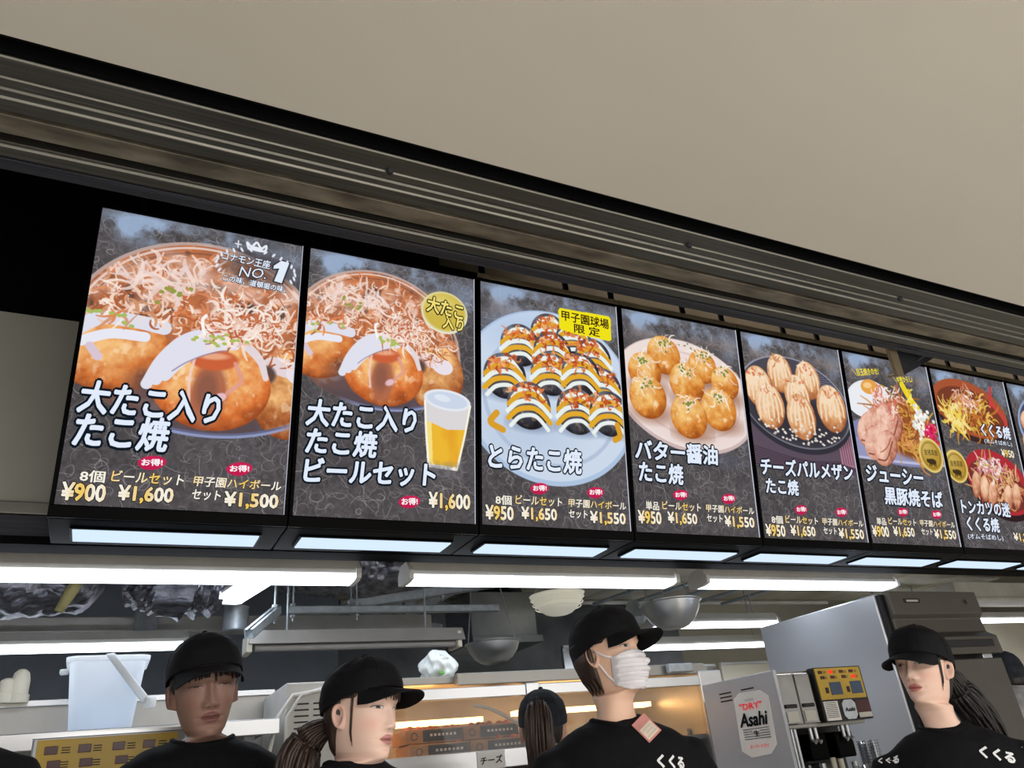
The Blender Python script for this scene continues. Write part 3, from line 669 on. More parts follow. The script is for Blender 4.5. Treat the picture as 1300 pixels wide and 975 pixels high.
for k in range(1, 9):
    x0 = SO.x+PITCH*(k-1)
    at = lambda u, v, d=0.: Vector((x0+u*SCR_W, 0, 0))+Vector((0, SO.y, SO.z))+VD*(v*SCR_W)+ND*d
    xl, xr = x0-(PITCH-SCR_W)/2+.002, x0+SCR_W+(PITCH-SCR_W)/2-.002
    fr = SO+VD*(-.030); bt = SO+VD*(SCR_H+.037)
    t = thing('menu_display', NAMES[k], 'menu screen', ((xl+xr)/2, 2.55, bt.z), 'row of lit menu screens')
    # box behind the screen with its level underside
    zb = bt.z; h = MB(); h.prism([(fr.y+.008, fr.z), (bt.y+.008, zb), (2.682, zb), (2.682, zb+.16), (2.52, fr.z)], xl, xr); h.build('housing', M['housing'], t, bevel=.004)
    # bezel around the picture
    b = MB()
    for u0, u1, v0, v1 in ((xl, xr, -.012 if k > 2 else -.030, -.002), (xl, xr, SCR_H+.002, SCR_H+.037), (xl, x0-.001, -.002, SCR_H+.002), (x0+SCR_W+.001, xr, -.002, SCR_H+.002)):
        q = [Vector((x, SO.y, SO.z))+VD*v+ND*.006 for x, v in ((u0, v0), (u1, v0), (u1, v1), (u0, v1))]
        b.hexa(*q, -ND*.013)
    b.build('bezel', M['bezel'], t, bevel=.0015)
    if k > 2:
        b = MB(); q = [Vector((x, SO.y, SO.z))+VD*v+ND*.004 for x, v in ((xl, -.034), (xr, -.034), (xr, -.012), (xl, -.012))]
        b.hexa(*q, -ND*.05); b.build('top_trim', M['toptrim'], t, bevel=.002)
    # the picture: a fine grid, coloured vertex by vertex
    n = RES[k]; pc = picture(k, n); rows, cols = pc.rows, pc.cols
    U, V = pc.U.ravel(), np.minimum(pc.V.ravel(), SCR_H/SCR_W)
    tl = world_loc(t); co = np.empty((rows*cols, 3), np.float32)
    co[:, 0] = x0+U*SCR_W-tl.x; co[:, 1] = SO.y+VD.y*V*SCR_W-tl.y; co[:, 2] = SO.z+VD.z*V*SCR_W-tl.z
    ii, jj = np.meshgrid(np.arange(rows-1), np.arange(cols-1), indexing='ij'); a = (ii*cols+jj).ravel()
    fc = np.stack([a, a+cols, a+cols+1, a+1], -1).astype(np.int32)
    me = bpy.data.meshes.new('screen'); me.vertices.add(rows*cols); me.vertices.foreach_set('co', co.ravel())
    me.loops.add(fc.size); me.loops.foreach_set('vertex_index', fc.ravel()); me.polygons.add(len(fc)); me.polygons.foreach_set('loop_start', np.arange(0, fc.size, 4, dtype=np.int32))
    me.update(calc_edges=True); me.materials.append(M['pic'])
    o = bpy.data.objects.new('screen', me); C.objects.link(o); o.parent = t; set_paint(o, pc.linear())
    T, P, B = words(k)
    T.build('title_lettering', lambda u, v, z: at(u, v, z+.0008), t); P.build('price_lettering', lambda u, v, z: at(u, v, z+.0008), t)
    if B: B.build('badge_lettering', lambda u, v, z: at(u, v, z+.0008), t)
    b = MB(); b.hexa(at(1.000, 0, .005), at(1.0075, 0, .005), at(1.0075, SCR_H/SCR_W, .005), at(1.000, SCR_H/SCR_W, .005), -ND*.004); lab(b.build('edge_trim', M['edge_glint'], t), 'pale edge strip, reflected light painted as glow')
    # downlight in the underside
    xa = x0+.050; b = MB(); b.box(xa-.008, xa+.533, 2.500, 2.626, zb-.006, zb+.004); b.build('light_frame', M['bezel'], t, bevel=.002)
    b = MB(); b.box(xa, xa+.525, 2.508, 2.619, zb-.010, zb-.004); lab(b.build('light_strip', M['led'], t), 'glowing white ribbed light strip under the screen')
    # hanger up into the ceiling
    for xx in (xl+.12, xr-.12): MB().box(xx-.012, xx+.012, 2.44, 2.452, fr.z-.02, 4.2).build('hanger', M['soffit_dark'], t)

# ---------------------------------------------------------------- fluorescent fixtures
def fixture(name, label, x0, x1, y, z, ceil=2.99, lit=True, axis='x', wd=.115, ht=.076, group=None):
    """trough lamp: folded white housing, glowing diffuser below, end caps, two drop rods"""
    t = thing(name, label, 'lamp', ((x0+x1)/2, y, z) if axis == 'x' else (y, (x0+x1)/2, z), group)
    cx = (lambda a, b, c: (a, y+b, z+c)) if axis == 'x' else (lambda a, b, c: (y+b, a, z+c))
    def ext(prof, a, b2):
        m = MB(); n = len(prof)
        m.add([cx(a, p, q) for p, q in prof]+[cx(b2, p, q) for p, q in prof], [tuple(range(n)), tuple(range(2*n-1, n-1, -1))]+[(i, i+n, (i+1) % n+n, (i+1) % n) for i in range(n)]); return m
    h = wd/2
    ext([(-h*.8, ht), (h*.8, ht), (h, ht*.50), (h, ht*.28), (-h, ht*.28), (-h, ht*.50)], x0, x1).build('housing', M['white_metal'], t, bevel=.002)
    ext([(-h*.97, ht*.30), (h*.97, ht*.30), (h*1.08, ht*.24), (h*1.06, ht*.05), (h*.8, 0), (-h*.8, 0), (-h*1.06, ht*.05), (-h*1.08, ht*.24)], x0+.012, x1-.012).build('diffuser', M['lamp'] if lit else M['white'], t)
    for a, b2 in ((x0-.008, x0+.012), (x1-.012, x1+.008)):
        ext([(-h*.6, ht*1.02), (h*.6, ht*1.02), (h*1.25, ht*.5), (h*1.2, ht*.04), (h*.6, -.004), (-h*.6, -.004), (-h*1.2, ht*.04), (-h*1.25, ht*.5)], a, b2).build('end_cap', M['white'], t, bevel=.002)
    for a in (x0+(x1-x0)*.15, x0+(x1-x0)*.85): MB().tube([cx(a, 0, ht), cx(a, 0, ceil-z)], .005, 8).build('drop_rod', M['galv'], t)
    return t
G = 'lit trough lamps in a row behind the menu screens'
FY = 2.92; FZ = 2.098
fixture('trough_lamp', 'long lit trough lamp under the first menu screen, running out of frame at left', -1.1, .815, FY, FZ, group=G)
fixture('trough_lamp', 'lit trough lamp below the second and third menu screens', 1.02, 2.31, FY, FZ, group=G)
fixture('trough_lamp', 'lit trough lamp below the fourth and fifth menu screens', 2.48, 3.79, FY, FZ, group=G)
fixture('trough_lamp', 'lit trough lamp set crosswise, end pointing down toward the man\'s cap', 2.95, 3.76, .535, 2.20, axis='y').rotation_euler = (0, 0, .19)
fixture('trough_lamp', 'lit trough lamp above the white bucket in the left background', -1.0, .325, 4.1, 2.07)
fixture('trough_lamp', 'lit trough lamp in the back, the upper of two at the stainless fridge', 2.9, 3.90, 3.95, 2.10)
fixture('trough_lamp', 'lit trough lamp in the back, the lower of two at the stainless fridge', 3.0, 4.50, 4.55, 2.065)
p = atY(1245, 790, 4.4)
fixture('trough_lamp', 'lit trough lamp at the right edge behind the fridge', p.x-.5, p.x+1.2, 4.4, p.z-.0)
fixture('trough_lamp', 'added trough lamp mostly hidden behind the top of the refrigerator', 5.45, 6.15, 4.45, 2.34)  # extra lamp put in to brighten the cream board at right
# the unlit two-tube fixture
t = thing('tube_fixture', 'unlit white fluorescent tube fixture above the ponytailed girl\'s cap', 'lamp', (1.02, 3.6, 2.02))
b = MB(); b.prism([(3.52, 1.985), (3.55, 2.045), (3.65, 2.045), (3.68, 1.985), (3.66, 1.985), (3.63, 2.02), (3.57, 2.02), (3.54, 1.985)], .53, 1.52); b.build('reflector', M['greyfix'], t, bevel=.002)
b = MB(); b.tube([(.56, 3.57, 1.975), (1.49, 3.57, 1.975)], .016, 14); b.build('tube', M['greyfix'], t, smooth='auto')
for xx in (.535, 1.497):
    b = MB(); b.box(xx-.012, xx+.012, 3.535, 3.665, 1.952, 2.03); b.build('end_cap', M['ivory'], t, bevel=.006)
for xx in (.70, 1.35): MB().tube([(xx, 3.6, 2.045), (xx, 3.6, 2.99)], .005, 8).build('drop_rod', M['galv'], t)

# ---------------------------------------------------------------- foil wrapped ducts
def foil_duct(label, pts, r, seed):
    n = 72; vs = []; fs = []; rr = random.Random(seed); pts = [Vector(p) for p in pts]; L = 60
    ph = [rr.random()*6.28 for _ in range(8)]
    for i in range(L+1):
        q = i/L*(len(pts)-1); j = min(int(q), len(pts)-2); f = q-j; c = pts[j].lerp(pts[j+1], f)
        d = (pts[j+1]-pts[j]).normalized(); sd = d.cross(Vector((0, 0, 1))).normalized(); up = sd.cross(d)
        cap = math.sin(math.pi*min(1, max(.0, min(i, L-i)/6)) / 2)**.6 if min(i, L-i) < 6 else 1
        for k in range(n):
            a = 2*math.pi*k/n
            w = 1+.10*math.sin(i*.55+ph[0]+1.2*math.sin(3*a+ph[1]))*(.6+.4*math.sin(2*a+ph[2]))+.05*math.sin(i*1.7+2*math.sin(5*a+ph[3]))+.035*math.sin(9*a+i*.6+ph[4])
            vs.append(c+(sd*math.cos(a)*1.15+up*math.sin(a)*.85)*r*w*max(cap, .02))
    for i in range(L):
        for k in range(n): fs.append((i*n+k, i*n+(k+1) % n, (i+1)*n+(k+1) % n, (i+1)*n+k))
    hs = MB()
    for q in (.45,): c = pts[0].lerp(pts[-1], q); hs.box(c.x-.012, c.x+.012, c.y-.002, c.y+.002, c.z, 2.99)
    b = MB().add(vs, fs); b.v += hs.v[:8]; b.f += [tuple(i+len(vs) for i in f) for f in hs.f[:6]]; b.m += [0]*6; o = b.build('foil_duct', M['foil'], smooth='auto'); o.data.polygons.foreach_set('use_smooth', [True]*len(o.data.polygons)); return tag(o, label, 'duct', 'foil-wrapped air ducts under the kitchen ceiling')
foil_duct('crinkled foil-wrapped duct at the left edge above the lit lamp and bucket', [(-1.4, 3.78, 2.33), (-.75, 3.76, 2.285), (-.03, 3.74, 2.32)], .175, 3)
foil_duct('crinkled foil-wrapped duct right of the yellowish tie, left of the crosswise lamp', [(.08, 3.80, 2.36), (.24, 3.74, 2.29), (.42, 3.80, 2.32)], .165, 5)
foil_duct('crinkled foil-wrapped duct right of the crosswise lamp above the steel struts', [(.66, 4.05, 2.48), (.95, 4.02, 2.44), (1.30, 3.98, 2.43), (1.62, 4.05, 2.50)], .155, 9)
p = atY(91, 750, 3.53); b = MB(); b.tube([p+Vector((.03, 0, .07)), p, p+Vector((-.035, .01, -.08))], [.018, .024, .016], 10); tag(b.build('duct_tie', M['foam'], smooth=True), 'yellowish foam tie hanging against the leftmost foil duct', 'tie')

# ---------------------------------------------------------------- rails, struts, conduits
def cchan(a, b2, w=.035, th=.012):
    a, b2 = Vector(a), Vector(b2); d = (b2-a).normalized(); up = Vector((0, 0, 1)); up = (up-d*up.dot(d)).normalized(); sd = d.cross(up)
    m = MB()
    for o1, o2, e1, e2 in ((-w/2, w/2, -w/2, -w/2+th/3), (-w/2, -w/2+th/3, -w/2, w/2), (w/2-th/3, w/2, -w/2, w/2), (-w/2, -w/2+th, w/2-th/3, w/2), (w/2-th, w/2, w/2-th/3, w/2)):
        q = [a+sd*o1+up*e1, a+sd*o2+up*e1, a+sd*o2+up*e2, a+sd*o1+up*e2]; m.hexa(*q, b2-a)
    return m
def strut(label, a, b2, w=.035, rods=(.1, .9), ceil=2.99):
    a, b2 = Vector(a), Vector(b2); t = thing('steel_strut', label, 'strut', (a+b2)/2, 'galvanised struts under the kitchen ceiling')
    cchan(a, b2, w).build('channel', M['galv'], t)
    for f in rods:
        p = a.lerp(b2, f); m = MB().tube([p-Vector((0, 0, .05)), (p.x, p.y, ceil)], .005, 8).build('threaded_rod', M['galv'], t)
        for dz in (-.026, .024): MB().lathe([(.0001, dz-.006), (.013, dz-.006), (.013, dz+.006), (.0001, dz+.006)], p, 6).build('nut', M['galv'], m)
    return t
strut('pale blue steel strut rising from the middle rod to behind the third lamp', atY(440, 769, 3.78), atY(690, 731, 3.80), .045, (.02, .45))
strut('long level steel strut at mid height above the unlit tube fixture', atY(366, 775, 3.72), atY(632, 772, 3.74), .034, (.02, .3))
strut('short slanted steel strut end nearest the crosswise lamp', atY(316, 805, 3.20), atY(352, 774, 3.60), .036, (.9,))
strut('thin steel strut crossing behind from the level strut up to the right', atY(500, 787, 4.50), atY(600, 738, 4.62), .05, (.5,))
strut('steel strut low in the dark gap under the level strut', atY(470, 780, 4.42), atY(560, 797, 4.40), .035, (.1,))
def conduit(label, pts, r=.011, m='white_metal'):
    pts = [Vector(p) for p in pts]; o = MB().tube(pts, r, 10).build('conduit_pipe', M[m], smooth='auto'); return tag(o, label, 'pipe', 'pipes under the kitchen ceiling boards')
zc = 2.478
conduit('pale conduit pipe under the ceiling boards, nearest to the third lamp', [(1.35, 3.95, zc), (4.6, 3.95, zc)])
conduit('pale conduit pipe under the ceiling boards, second from the third lamp', [(1.35, 4.40, zc), (4.6, 4.40, zc)])
conduit('pale conduit pipe along the far end of the ceiling boards', [(1.3, 4.975, zc-.0), (5.6, 4.975, zc-.0)], .016)
for i, (a, q) in enumerate(((905, 'above the white dome lamp'), (960, 'right of the white dome lamp'), (1005, 'above the stainless bowl by the masked worker'), (1050, 'left of the fridge'), (1085, 'nearest to the fridge top'))):
    xx = 3.15+i*.30; conduit('slanted pale pipe under the ceiling boards '+q, [(xx, 4.9, zc-.03), (xx+.10, 4.15, zc-.03)], .014, 'galv')
# cable tray with sockets behind the left lamps
t = thing('cable_trunking', 'long pale cable trunking running across behind the lamps at left', 'trunking', (.2, 4.2, 2.18))
b = MB(); b.box(-3.0, 1.62, 4.22, 4.30, 2.165, 2.245); b.build('trunk', M['white_metal'], t, bevel=.004)
b = MB(); b.box(-3.0, 1.62, 4.205, 4.22, 2.165, 2.178); b.build('lip', M['white_metal'], t)
for xx in (.95, 1.02, 1.16, 1.22):
    b = MB(); b.lathe([(.0001, -.004), (.016, -.004), (.018, 0)], (xx, 4.22, 2.205), 14, Matrix.Rotation(math.pi/2, 3, 'X')); b.build('socket', M['board'], t)
for xx in (-1.8, .32, 1.5): MB().box(xx-.03, xx+.03, 4.23, 4.29, 2.245, 3.0).build('hanger', M['galv'], t)
p = atY(184, 800, 4.19); b = MB(); b.box(p.x-.05, p.x+.05, 4.17, 4.204, p.z-.05, p.z+.09); b.box(p.x-.055, p.x+.055, 4.165, 4.204, p.z-.06, p.z-.02); tag(b.build('trunking_clip', M['galv'], bevel=.004), 'steel clip on the cable trunking above the white bucket', 'clip')
# beige bar just under the second screen
b = MB(); b.box(.78, 1.75, 3.10, 3.14, 2.285, 2.345); tag(b.build('ceiling_batten', M['cream'], bevel=.003), 'cream batten strip seen just below the second menu screen', 'batten')
b = MB(); b.box(1.1, 5.2, 3.25, 3.29, 2.33, 2.39); tag(b.build('ceiling_batten', M['white_metal'], bevel=.003), 'long pale batten running behind the third and fourth lamps', 'batten')
# round duct stub below the crosswise lamp
p = atY(299, 792, 3.90); b = MB(); b.lathe([(.0001, -.035), (.052, -.035), (.056, -.03), (.056, .07), (.058, .075), (.0001, .075)], p, 28); b.tube([p+Vector((0, .03, .07)), (p.x, p.y+.03, 2.99)], .02, 10)
tag(b.build('duct_stub', M['galv'], smooth='auto'), 'short round grey duct stub under the end of the crosswise lamp', 'duct')

# ---------------------------------------------------------------- dark exhaust box, bowls and dome lamp
t = thing('exhaust_box', 'grey sheet metal exhaust box behind the steel bowl above the warming case', 'duct', (2.75, 4.6, 2.15))
p0, p1 = atY(600, 815, 4.5), atY(680, 780, 4.5)
b = MB(); b.box(p0.x, p1.x, 4.5, 4.92, p0.z+.02, 2.44); b.build('body', M['steel_dark'], t, bevel=.004)
b = MB(); b.box(p0.x-.01, p1.x+.02, 4.47, 4.92, p0.z-.012, p0.z+.03); b.build('flange', M['steel_dark'], t, bevel=.003)
b = MB()
for i in range(5): b.lathe([(.0001, -.006), (.008, -.004), (.009, 0)], (p0.x+.03+i*(p1.x-p0.x-.06)/4, 4.47, p0.z+.01), 8, Matrix.Rotation(math.pi/2, 3, 'X'))
b.build('rivet', M['galv'], t)
b = MB(); b.tube([(p1.x-.16, 4.7, 2.43), (p1.x-.12, 4.72, 2.495)], .15, 24); b.build('pipe_collar', M['soffit_dark'], t, smooth='auto')
def bowl(label, x0, x1, ytop, Y, depth, m, cat='bowl', name='mixing_bowl', rod=2.5):
    a, c = atY(x0, ytop, Y), atY(x1, ytop, Y); r = (c-a).length/2; q = (a+c)/2; t = thing(name, label, cat, (q.x, Y, q.z-depth*r))
    pr = [(.0001, -depth*r), (r*.36, -depth*r), (r*.50, -depth*r*.93), (r*.72, -depth*r*.70), (r*.90, -depth*r*.36), (r*.98, -.03*r), (r*1.04, 0), (r*1.05, .025*r), (r*1.0, .03*r), (r*.95, -.02*r), (r*.86, -depth*r*.38), (r*.68, -depth*r*.68), (r*.34, -depth*r*.94), (.0001, -depth*r*.95)]
    b = MB(); b.lathe(pr, (q.x, Y, q.z), 40); b.build('shell', m, t, smooth='auto')
    for s in (-1, 1): MB().tube([(q.x+s*r*.99, Y, q.z), (q.x+s*r*.4, Y+.05, rod)], .003, 6).build('hanging_wire', M['galv'], t)
    return t
bowl('large stainless bowl hanging over the warming case left of the white dome lamp', 594, 656, 817, 3.9, .72, M['steel'])
bowl('stainless bowl hanging by a wire right above the masked worker\'s cap brim', 819, 881, 766, 3.6, .80, M['steel'])
t = bowl('white ribbed glass dome lamp under the ceiling boards', 677, 736, 756, 4.2, .70, M['domeglass'], 'lamp', 'dome_lamp')
a, c = atY(677, 756, 4.2), atY(736, 756, 4.2); q = (a+c)/2; r = (c-a).length/2
b = MB()
for f, g in ((.985, -.12), (.93, -.30), (.84, -.45)): b.lathe([(r*f, g*r-.004), (r*f+.006, g*r), (r*f, g*r+.004)], (q.x, 4.2, q.z), 40)
b.build('rib', M['domeglass'], t, smooth='auto')
p = atY(806, 783, 3.9); b = MB(); b.lathe([(.0001, -.05), (.05, -.045), (.07, -.01), (.06, .03), (.03, .09), (.0001, .10)], p, 20); b.tube([p+Vector((0, 0, .09)), p+Vector((.01, 0, .25)), (p.x-.01, p.y, 2.5)], .003, 6); tag(b.build('pendant_socket', M['galv'], smooth='auto'), 'small grey pendant fitting with a blue cord left of the right-hand bowl', 'lamp')

# ---------------------------------------------------------------- back counters and wall steel
def panel(label, x0, x1, y0, y1, z0, z1, m, name='wall_cladding'):
    t = thing(name, label, 'panel', ((x0+x1)/2, (y0+y1)/2, z0)); b = MB(); b.box(x0, x1, y0, y1, z0, z1); b.build('sheet', m, t, bevel=.004)
    b = MB(); b.box(x0, x1, y0-.012, y0, z1-.02, z1+.001); b.build('folded_edge', M['steel'], t, bevel=.002); return t
panel('wide stainless splashback behind the white bucket and the capped man', -2.0, .63, 3.45, 3.48, .0, 1.79, M['steel_soft'], 'splashback')
panel('tall grey steel sheet on the back wall behind the masked worker\'s cap', 2.9, 3.55, 5.0, 5.03, 0, 2.18, M['steel'])
panel('cream board behind the ponytailed girl\'s cap, under the unlit fixture', .62, 2.3, 5.2, 5.24, 0, 1.98, M['cream'], 'wall_board')
panel('cream sheet left of the fridge, lamp reflection painted into its colour', 4.3, 5.05, 5.0, 5.03, 0, 2.02, M['cream'])  # cream colour stands in for lamps mirrored in the steel
panel('dark steel sheet beside the warming case under the lower back lamp', 3.65, 4.28, 5.05, 5.08, 0, 2.02, M['steel_soft'])
p = atX(1255, 752, 5.0) if False else atY(1215, 755, 3.9)
b = MB(); b.box(p.x, p.x+2.5, 3.9, 4.2, p.z-.03, p.z+.10); b.box(p.x, p.x+2.5, 3.88, 3.9, p.z-.04, p.z-.02); tag(b.build('flat_duct', M['white_metal'], bevel=.004), 'flat pale duct at the right edge above the fridge', 'duct')
for (x, label) in ((15, 'ivory pipe cap at the left edge under the lit lamp, the lower one'), (30, 'rounded ivory pipe cap beside the white bucket')):
    p = atY(x-6, 878, 3.44); b = MB(); h = .075 if x > 20 else .045
    b.lathe([(.0001, -.04), (.036, -.04), (.036, -.012), (.030, -.010), (.030, h*.5), (.024, h*.85), (.012, h), (.0001, h)], p, 20)
    b.box(p.x-.034, p.x+.034, p.y-.005, 3.455, p.z-.05, p.z-.03); tag(b.build('pipe_cap', M['ivory'], smooth='auto'), label, 'pipe cap')

panel('cream board at the right edge behind the refrigerator', 6.1, 9.0, 4.95, 4.99, 0, 2.3, M['cream'], 'wall_board')
# white bucket with its carrying strap
q = atY(126, 931, 3.05); t = thing('plastic_bucket', 'translucent white square bucket on a shelf at left, strap over its rim', 'bucket', (q.x, 3.05, q.z))
def rsq(w2, z, r=.25, n=6, cy=3.05):
    o = []
    for sx, sy, a0 in ((1, 1, 0), (-1, 1, 90), (-1, -1, 180), (1, -1, 270)):
        for i in range(n+1): a = math.radians(a0+90*i/n); o.append((q.x+sx*w2*(1-r)+math.cos(a)*w2*r, cy+sy*w2*(1-r)+math.sin(a)*w2*r, z))
    return o
rings = [rsq(.0865, q.z), rsq(.090, q.z+.005), rsq(.112, q.z+.205), rsq(.122, q.z+.207), rsq(.124, q.z+.222), rsq(.118, q.z+.224), rsq(.108, q.z+.208), rsq(.085, q.z+.008)]
b = MB(); n = len(rings[0])
for rg in rings: b.v += rg
b.f = [(i*n+k, i*n+(k+1) % n, (i+1)*n+(k+1) % n, (i+1)*n+k) for i in range(len(rings)-1) for k in range(n)]+[tuple(range(n)), tuple((len(rings)-1)*n+k for k in range(n))]; b.m = [0]*len(b.f)
b.build('tub', M['plastic'], t, smooth='auto')
b = MB(); b.box(q.x-.14, q.x-.115, 3.03, 3.07, q.z+.185, q.z+.20); b.build('lug', M['plastic'], t, bevel=.004)
b = MB(); a = Vector((q.x+.0, 2.915, q.z+.225)); c = Vector((q.x+.125, 2.925, q.z+.075)); b.hexa(a+Vector((-.013, 0, 0)), a+Vector((.013, 0, .004)), c+Vector((.012, 0, .006)), c+Vector((-.012, 0, -.006)), (0, .008, 0)); b.box(c.x-.006, c.x+.028, 2.915, 2.94, c.z-.018, c.z+.014); b.build('strap', M['plastic'], t, bevel=.004)
b = MB(); b.box(-1.2, .55, 2.90, 3.40, q.z-.032, q.z-.002); b.box(-1.2, .55, 2.89, 2.905, q.z-.05, q.z+.0); 
for xx in (-1.15, .5): b.box(xx-.02, xx+.02, 3.2, 3.24, 0, q.z-.03)
tag(b.build('steel_shelf', M['steel'], bevel=.003), 'stainless shelf edge carrying the white bucket', 'shelf')

# yellow control panels
def control_panel(t, P0, ux, uz, un, w, h, red):
    """P0 = top left corner of the face; yellow plate, dark numeral windows, two blue-grey displays, tiny legend lines"""
    pl = lambda u, v, d=0: Vector(P0)+ux*(u*w)-uz*(v*h)+un*d
    def plate(name, m, u0, u1, v0, v1, d0, d1, par=t): b = MB(); b.hexa(pl(u0, v0, d1), pl(u1, v0, d1), pl(u1, v1, d1), pl(u0, v1, d1), un*(d0-d1)); return b.build(name, m, par, bevel=.001)
    f = plate('face_plate', M['yellow'], 0, 1, 0, 1, -.006, .002)
    k = 0
    for v, us in ((.13, (.10, .33, .57, .79)), (.30, (.13, .35, .60, .82))):
        for u in us:
            plate('numeral_window', M['redled'] if (red and k in red) else M['redlcd'], u-.045, u+.045, v-.05, v+.05, .001, .004); k += 1
    for u0 in (.24, .70): plate('display', M['lcd'], u0, u0+.25, .46, .86, .001, .004)
    b = MB()
    for v in (.13, .30):
        for u in (.20, .42, .66, .89):
            for j in range(3): b.hexa(pl(u-.03, v-.03+j*.03, .003), pl(u+.03, v-.03+j*.03, .003), pl(u+.03, v-.018+j*.03, .003), pl(u-.03, v-.018+j*.03, .003), un*-.001)
    for u in (.13, .60): b.hexa(pl(u, .62, .004), pl(u+.06, .62, .004), pl(u+.06, .80, .004), pl(u, .80, .004), un*-.002)
    b.build('legend', M['ink'], t)
Xv, Zv, Nv = Vector((1, 0, 0)), Vector((0, 0, 1)), Vector((0, -1, 0))
p = atY(48, 940, 2.5); t = thing('cooking_timer_box', 'steel box with a yellow control face at lower left beside the capped man', 'control box', (p.x+.14, 2.6, p.z-.4))
b = MB(); b.box(p.x-.012, p.x+.36, 2.508, 2.72, p.z-1.25, p.z+.008); b.build('case', M['steel_dark'], t, bevel=.005)
b = MB(); b.hexa(Vector((p.x-.014, 2.500, p.z+.012)), Vector((p.x+.36, 2.500, p.z+.012)), Vector((p.x+.36, 2.500, p.z+.004)), Vector((p.x-.014, 2.500, p.z+.004)), (0, .012, 0)); b.build('rim', M['steel'], t)
control_panel(t, (p.x, 2.506, p.z), Xv, Zv, Nv, .335, .20, None)

# ---------------------------------------------------------------- heated display case
WY = 3.0; WZ = 1.76
wx = lambda x, y=870: atY(x, y, WY).x
wz = lambda x, y: atY(x, y, WY).z
xa, xm0, xm1, xb2 = wx(440), wx(663), wx(680), wx(884)
t = thing('warming_case', 'long stainless heated display case glowing orange behind the workers', 'display case', ((xa+xb2)/2, WY+.3, 0))
xl0 = wx(362)
b = MB(); b.box(xl0, xa, WY-.02, WY+.42, .0, WZ-.005); b.build('side_cabinet', M['white_metal'], t, bevel=.006)
b = MB()
for cx_ in (.25, .55):
    for i in range(5): zz = 1.685-i*.020; b.box(xl0+(xa-xl0)*cx_-.025, xl0+(xa-xl0)*cx_+.025, WY-.0225, WY-.018, zz-.005, zz)
b.build('vent_slots', M['ink'], t)
b = MB(); b.box(xa, xb2+.10, WY+.02, WY+.60, WZ-.03, WZ); b.box(wx(578, 860), xb2+.05, WY-.02, WY+.02, WZ-.042, WZ+.004); b.build('top_panel', M['steel_soft'], t, bevel=.004)
zf = 1.710
for a, c in ((xa, xm0), (xm1, xb2)):
    b = MB(); b.box(a, c, WY-.03, WY+.0, zf-.042, zf); b.build('upper_rail', M['steel'], t, bevel=.003)
b = MB(); b.box(xm0, xm1, WY-.035, WY+.03, .9, WZ-.045); b.build('post', M['steel'], t, bevel=.004)
b = MB(); b.box(xb2, xb2+.13, WY-.03, WY+.60, .0, WZ-.03); b.build('post', M['steel'], t, bevel=.005)
b = MB(); b.box(xa-.002, xa+.03, WY-.03, WY+.6, .9, WZ-.03); b.build('post', M['steel'], t, bevel=.004)
zl = wz(600, 958)
b = MB(); b.box(xa, xm0, WY-.04, WY, zl-.055, zl+.01); b.box(xm1, xb2, WY-.04, WY, 1.30, 1.345); b.build('lower_rail', M['steel'], t, bevel=.003)
b = MB(); b.box(xa, xb2, WY+.56, WY+.58, .9, WZ-.03); b.build('back_sheet', M['steel_soft'], t)
b = MB(); b.box(xa+.03, xb2, WY+.0, WY+.56, zl-.02, zl); b.build('shelf', M['steel'], t, bevel=.002)
b = MB(); b.box(xa, xb2, WY-.01, WY+.58, .0, 1.28); b.build('base_cabinet', M['steel_soft'], t, bevel=.004)
for a, c in ((xa+.05, xm0-.35), (xm1+.05, xm1+.42)):
    b = MB(); b.box(a, c, WY+.06, WY+.10, WZ-.075, WZ-.055); lab(b.build('heating_lamp', M['warm'], t), 'glowing amber heating strip')
b = MB(); b.box(xa+.05, xm0-.05, WY+.30, WY+.36, WZ-.155, WZ-.135); b.box(xm1+.05, xb2-.05, WY+.30, WY+.36, WZ-.14, WZ-.12); lab(b.build('heating_lamp', M['warm'], t), 'glowing amber heating strip')
for a, c, z0 in ((xa+.03, xm0, zl+.01), (xm1, xb2, 1.345)):
    b = MB(); b.hexa((a, WY-.012, zf-.04), (c, WY-.012, zf-.04), (c, WY-.012, z0), (a, WY-.012, z0), (0, .004, 0)); lab(b.build('glass_pane', M['glass'], t), 'smeared clear glass pane')
b = MB()
for xx in (wx(580), xm0-.05, xb2-.04): b.lathe([(.0001, -.006), (.009, -.005), (.010, 0)], (xx, WY-.03, zf-.025), 10, Matrix.Rotation(math.pi/2, 3, 'X'))
b.build('screw', M['soffit_dark'], t)
b = MB(); b.tube([(wx(604), WY+.04, zf-.06), (wx(622), WY+.03, zf-.075), (wx(640), WY+.03, zf-.105), (xm0-.01, WY+.03, zf-.145)], .007, 8); b.build('hose', M['white'], t, smooth='auto')
# handwritten card on the lower rail
a = wx(600, 960); b = MB(); b.box(a, a+.115, WY-.0435, WY-.0405, zl-.055, zl+.006)
cl = thing('price_card', 'small white handwritten card stuck on the lower rail of the warming case', 'card', (a+.05, WY-.042, zl-.055)); b.build('card', M['paper'], cl)
L = Letters().put('チーズ', .1, .9, .5, .42, 3, (24, 22, 22), None, 0, .02, .1); L.build('lettering', lambda u, v, z: Vector((a+u*.115, WY-.0445-z, zl+.006-v*.061)), cl)
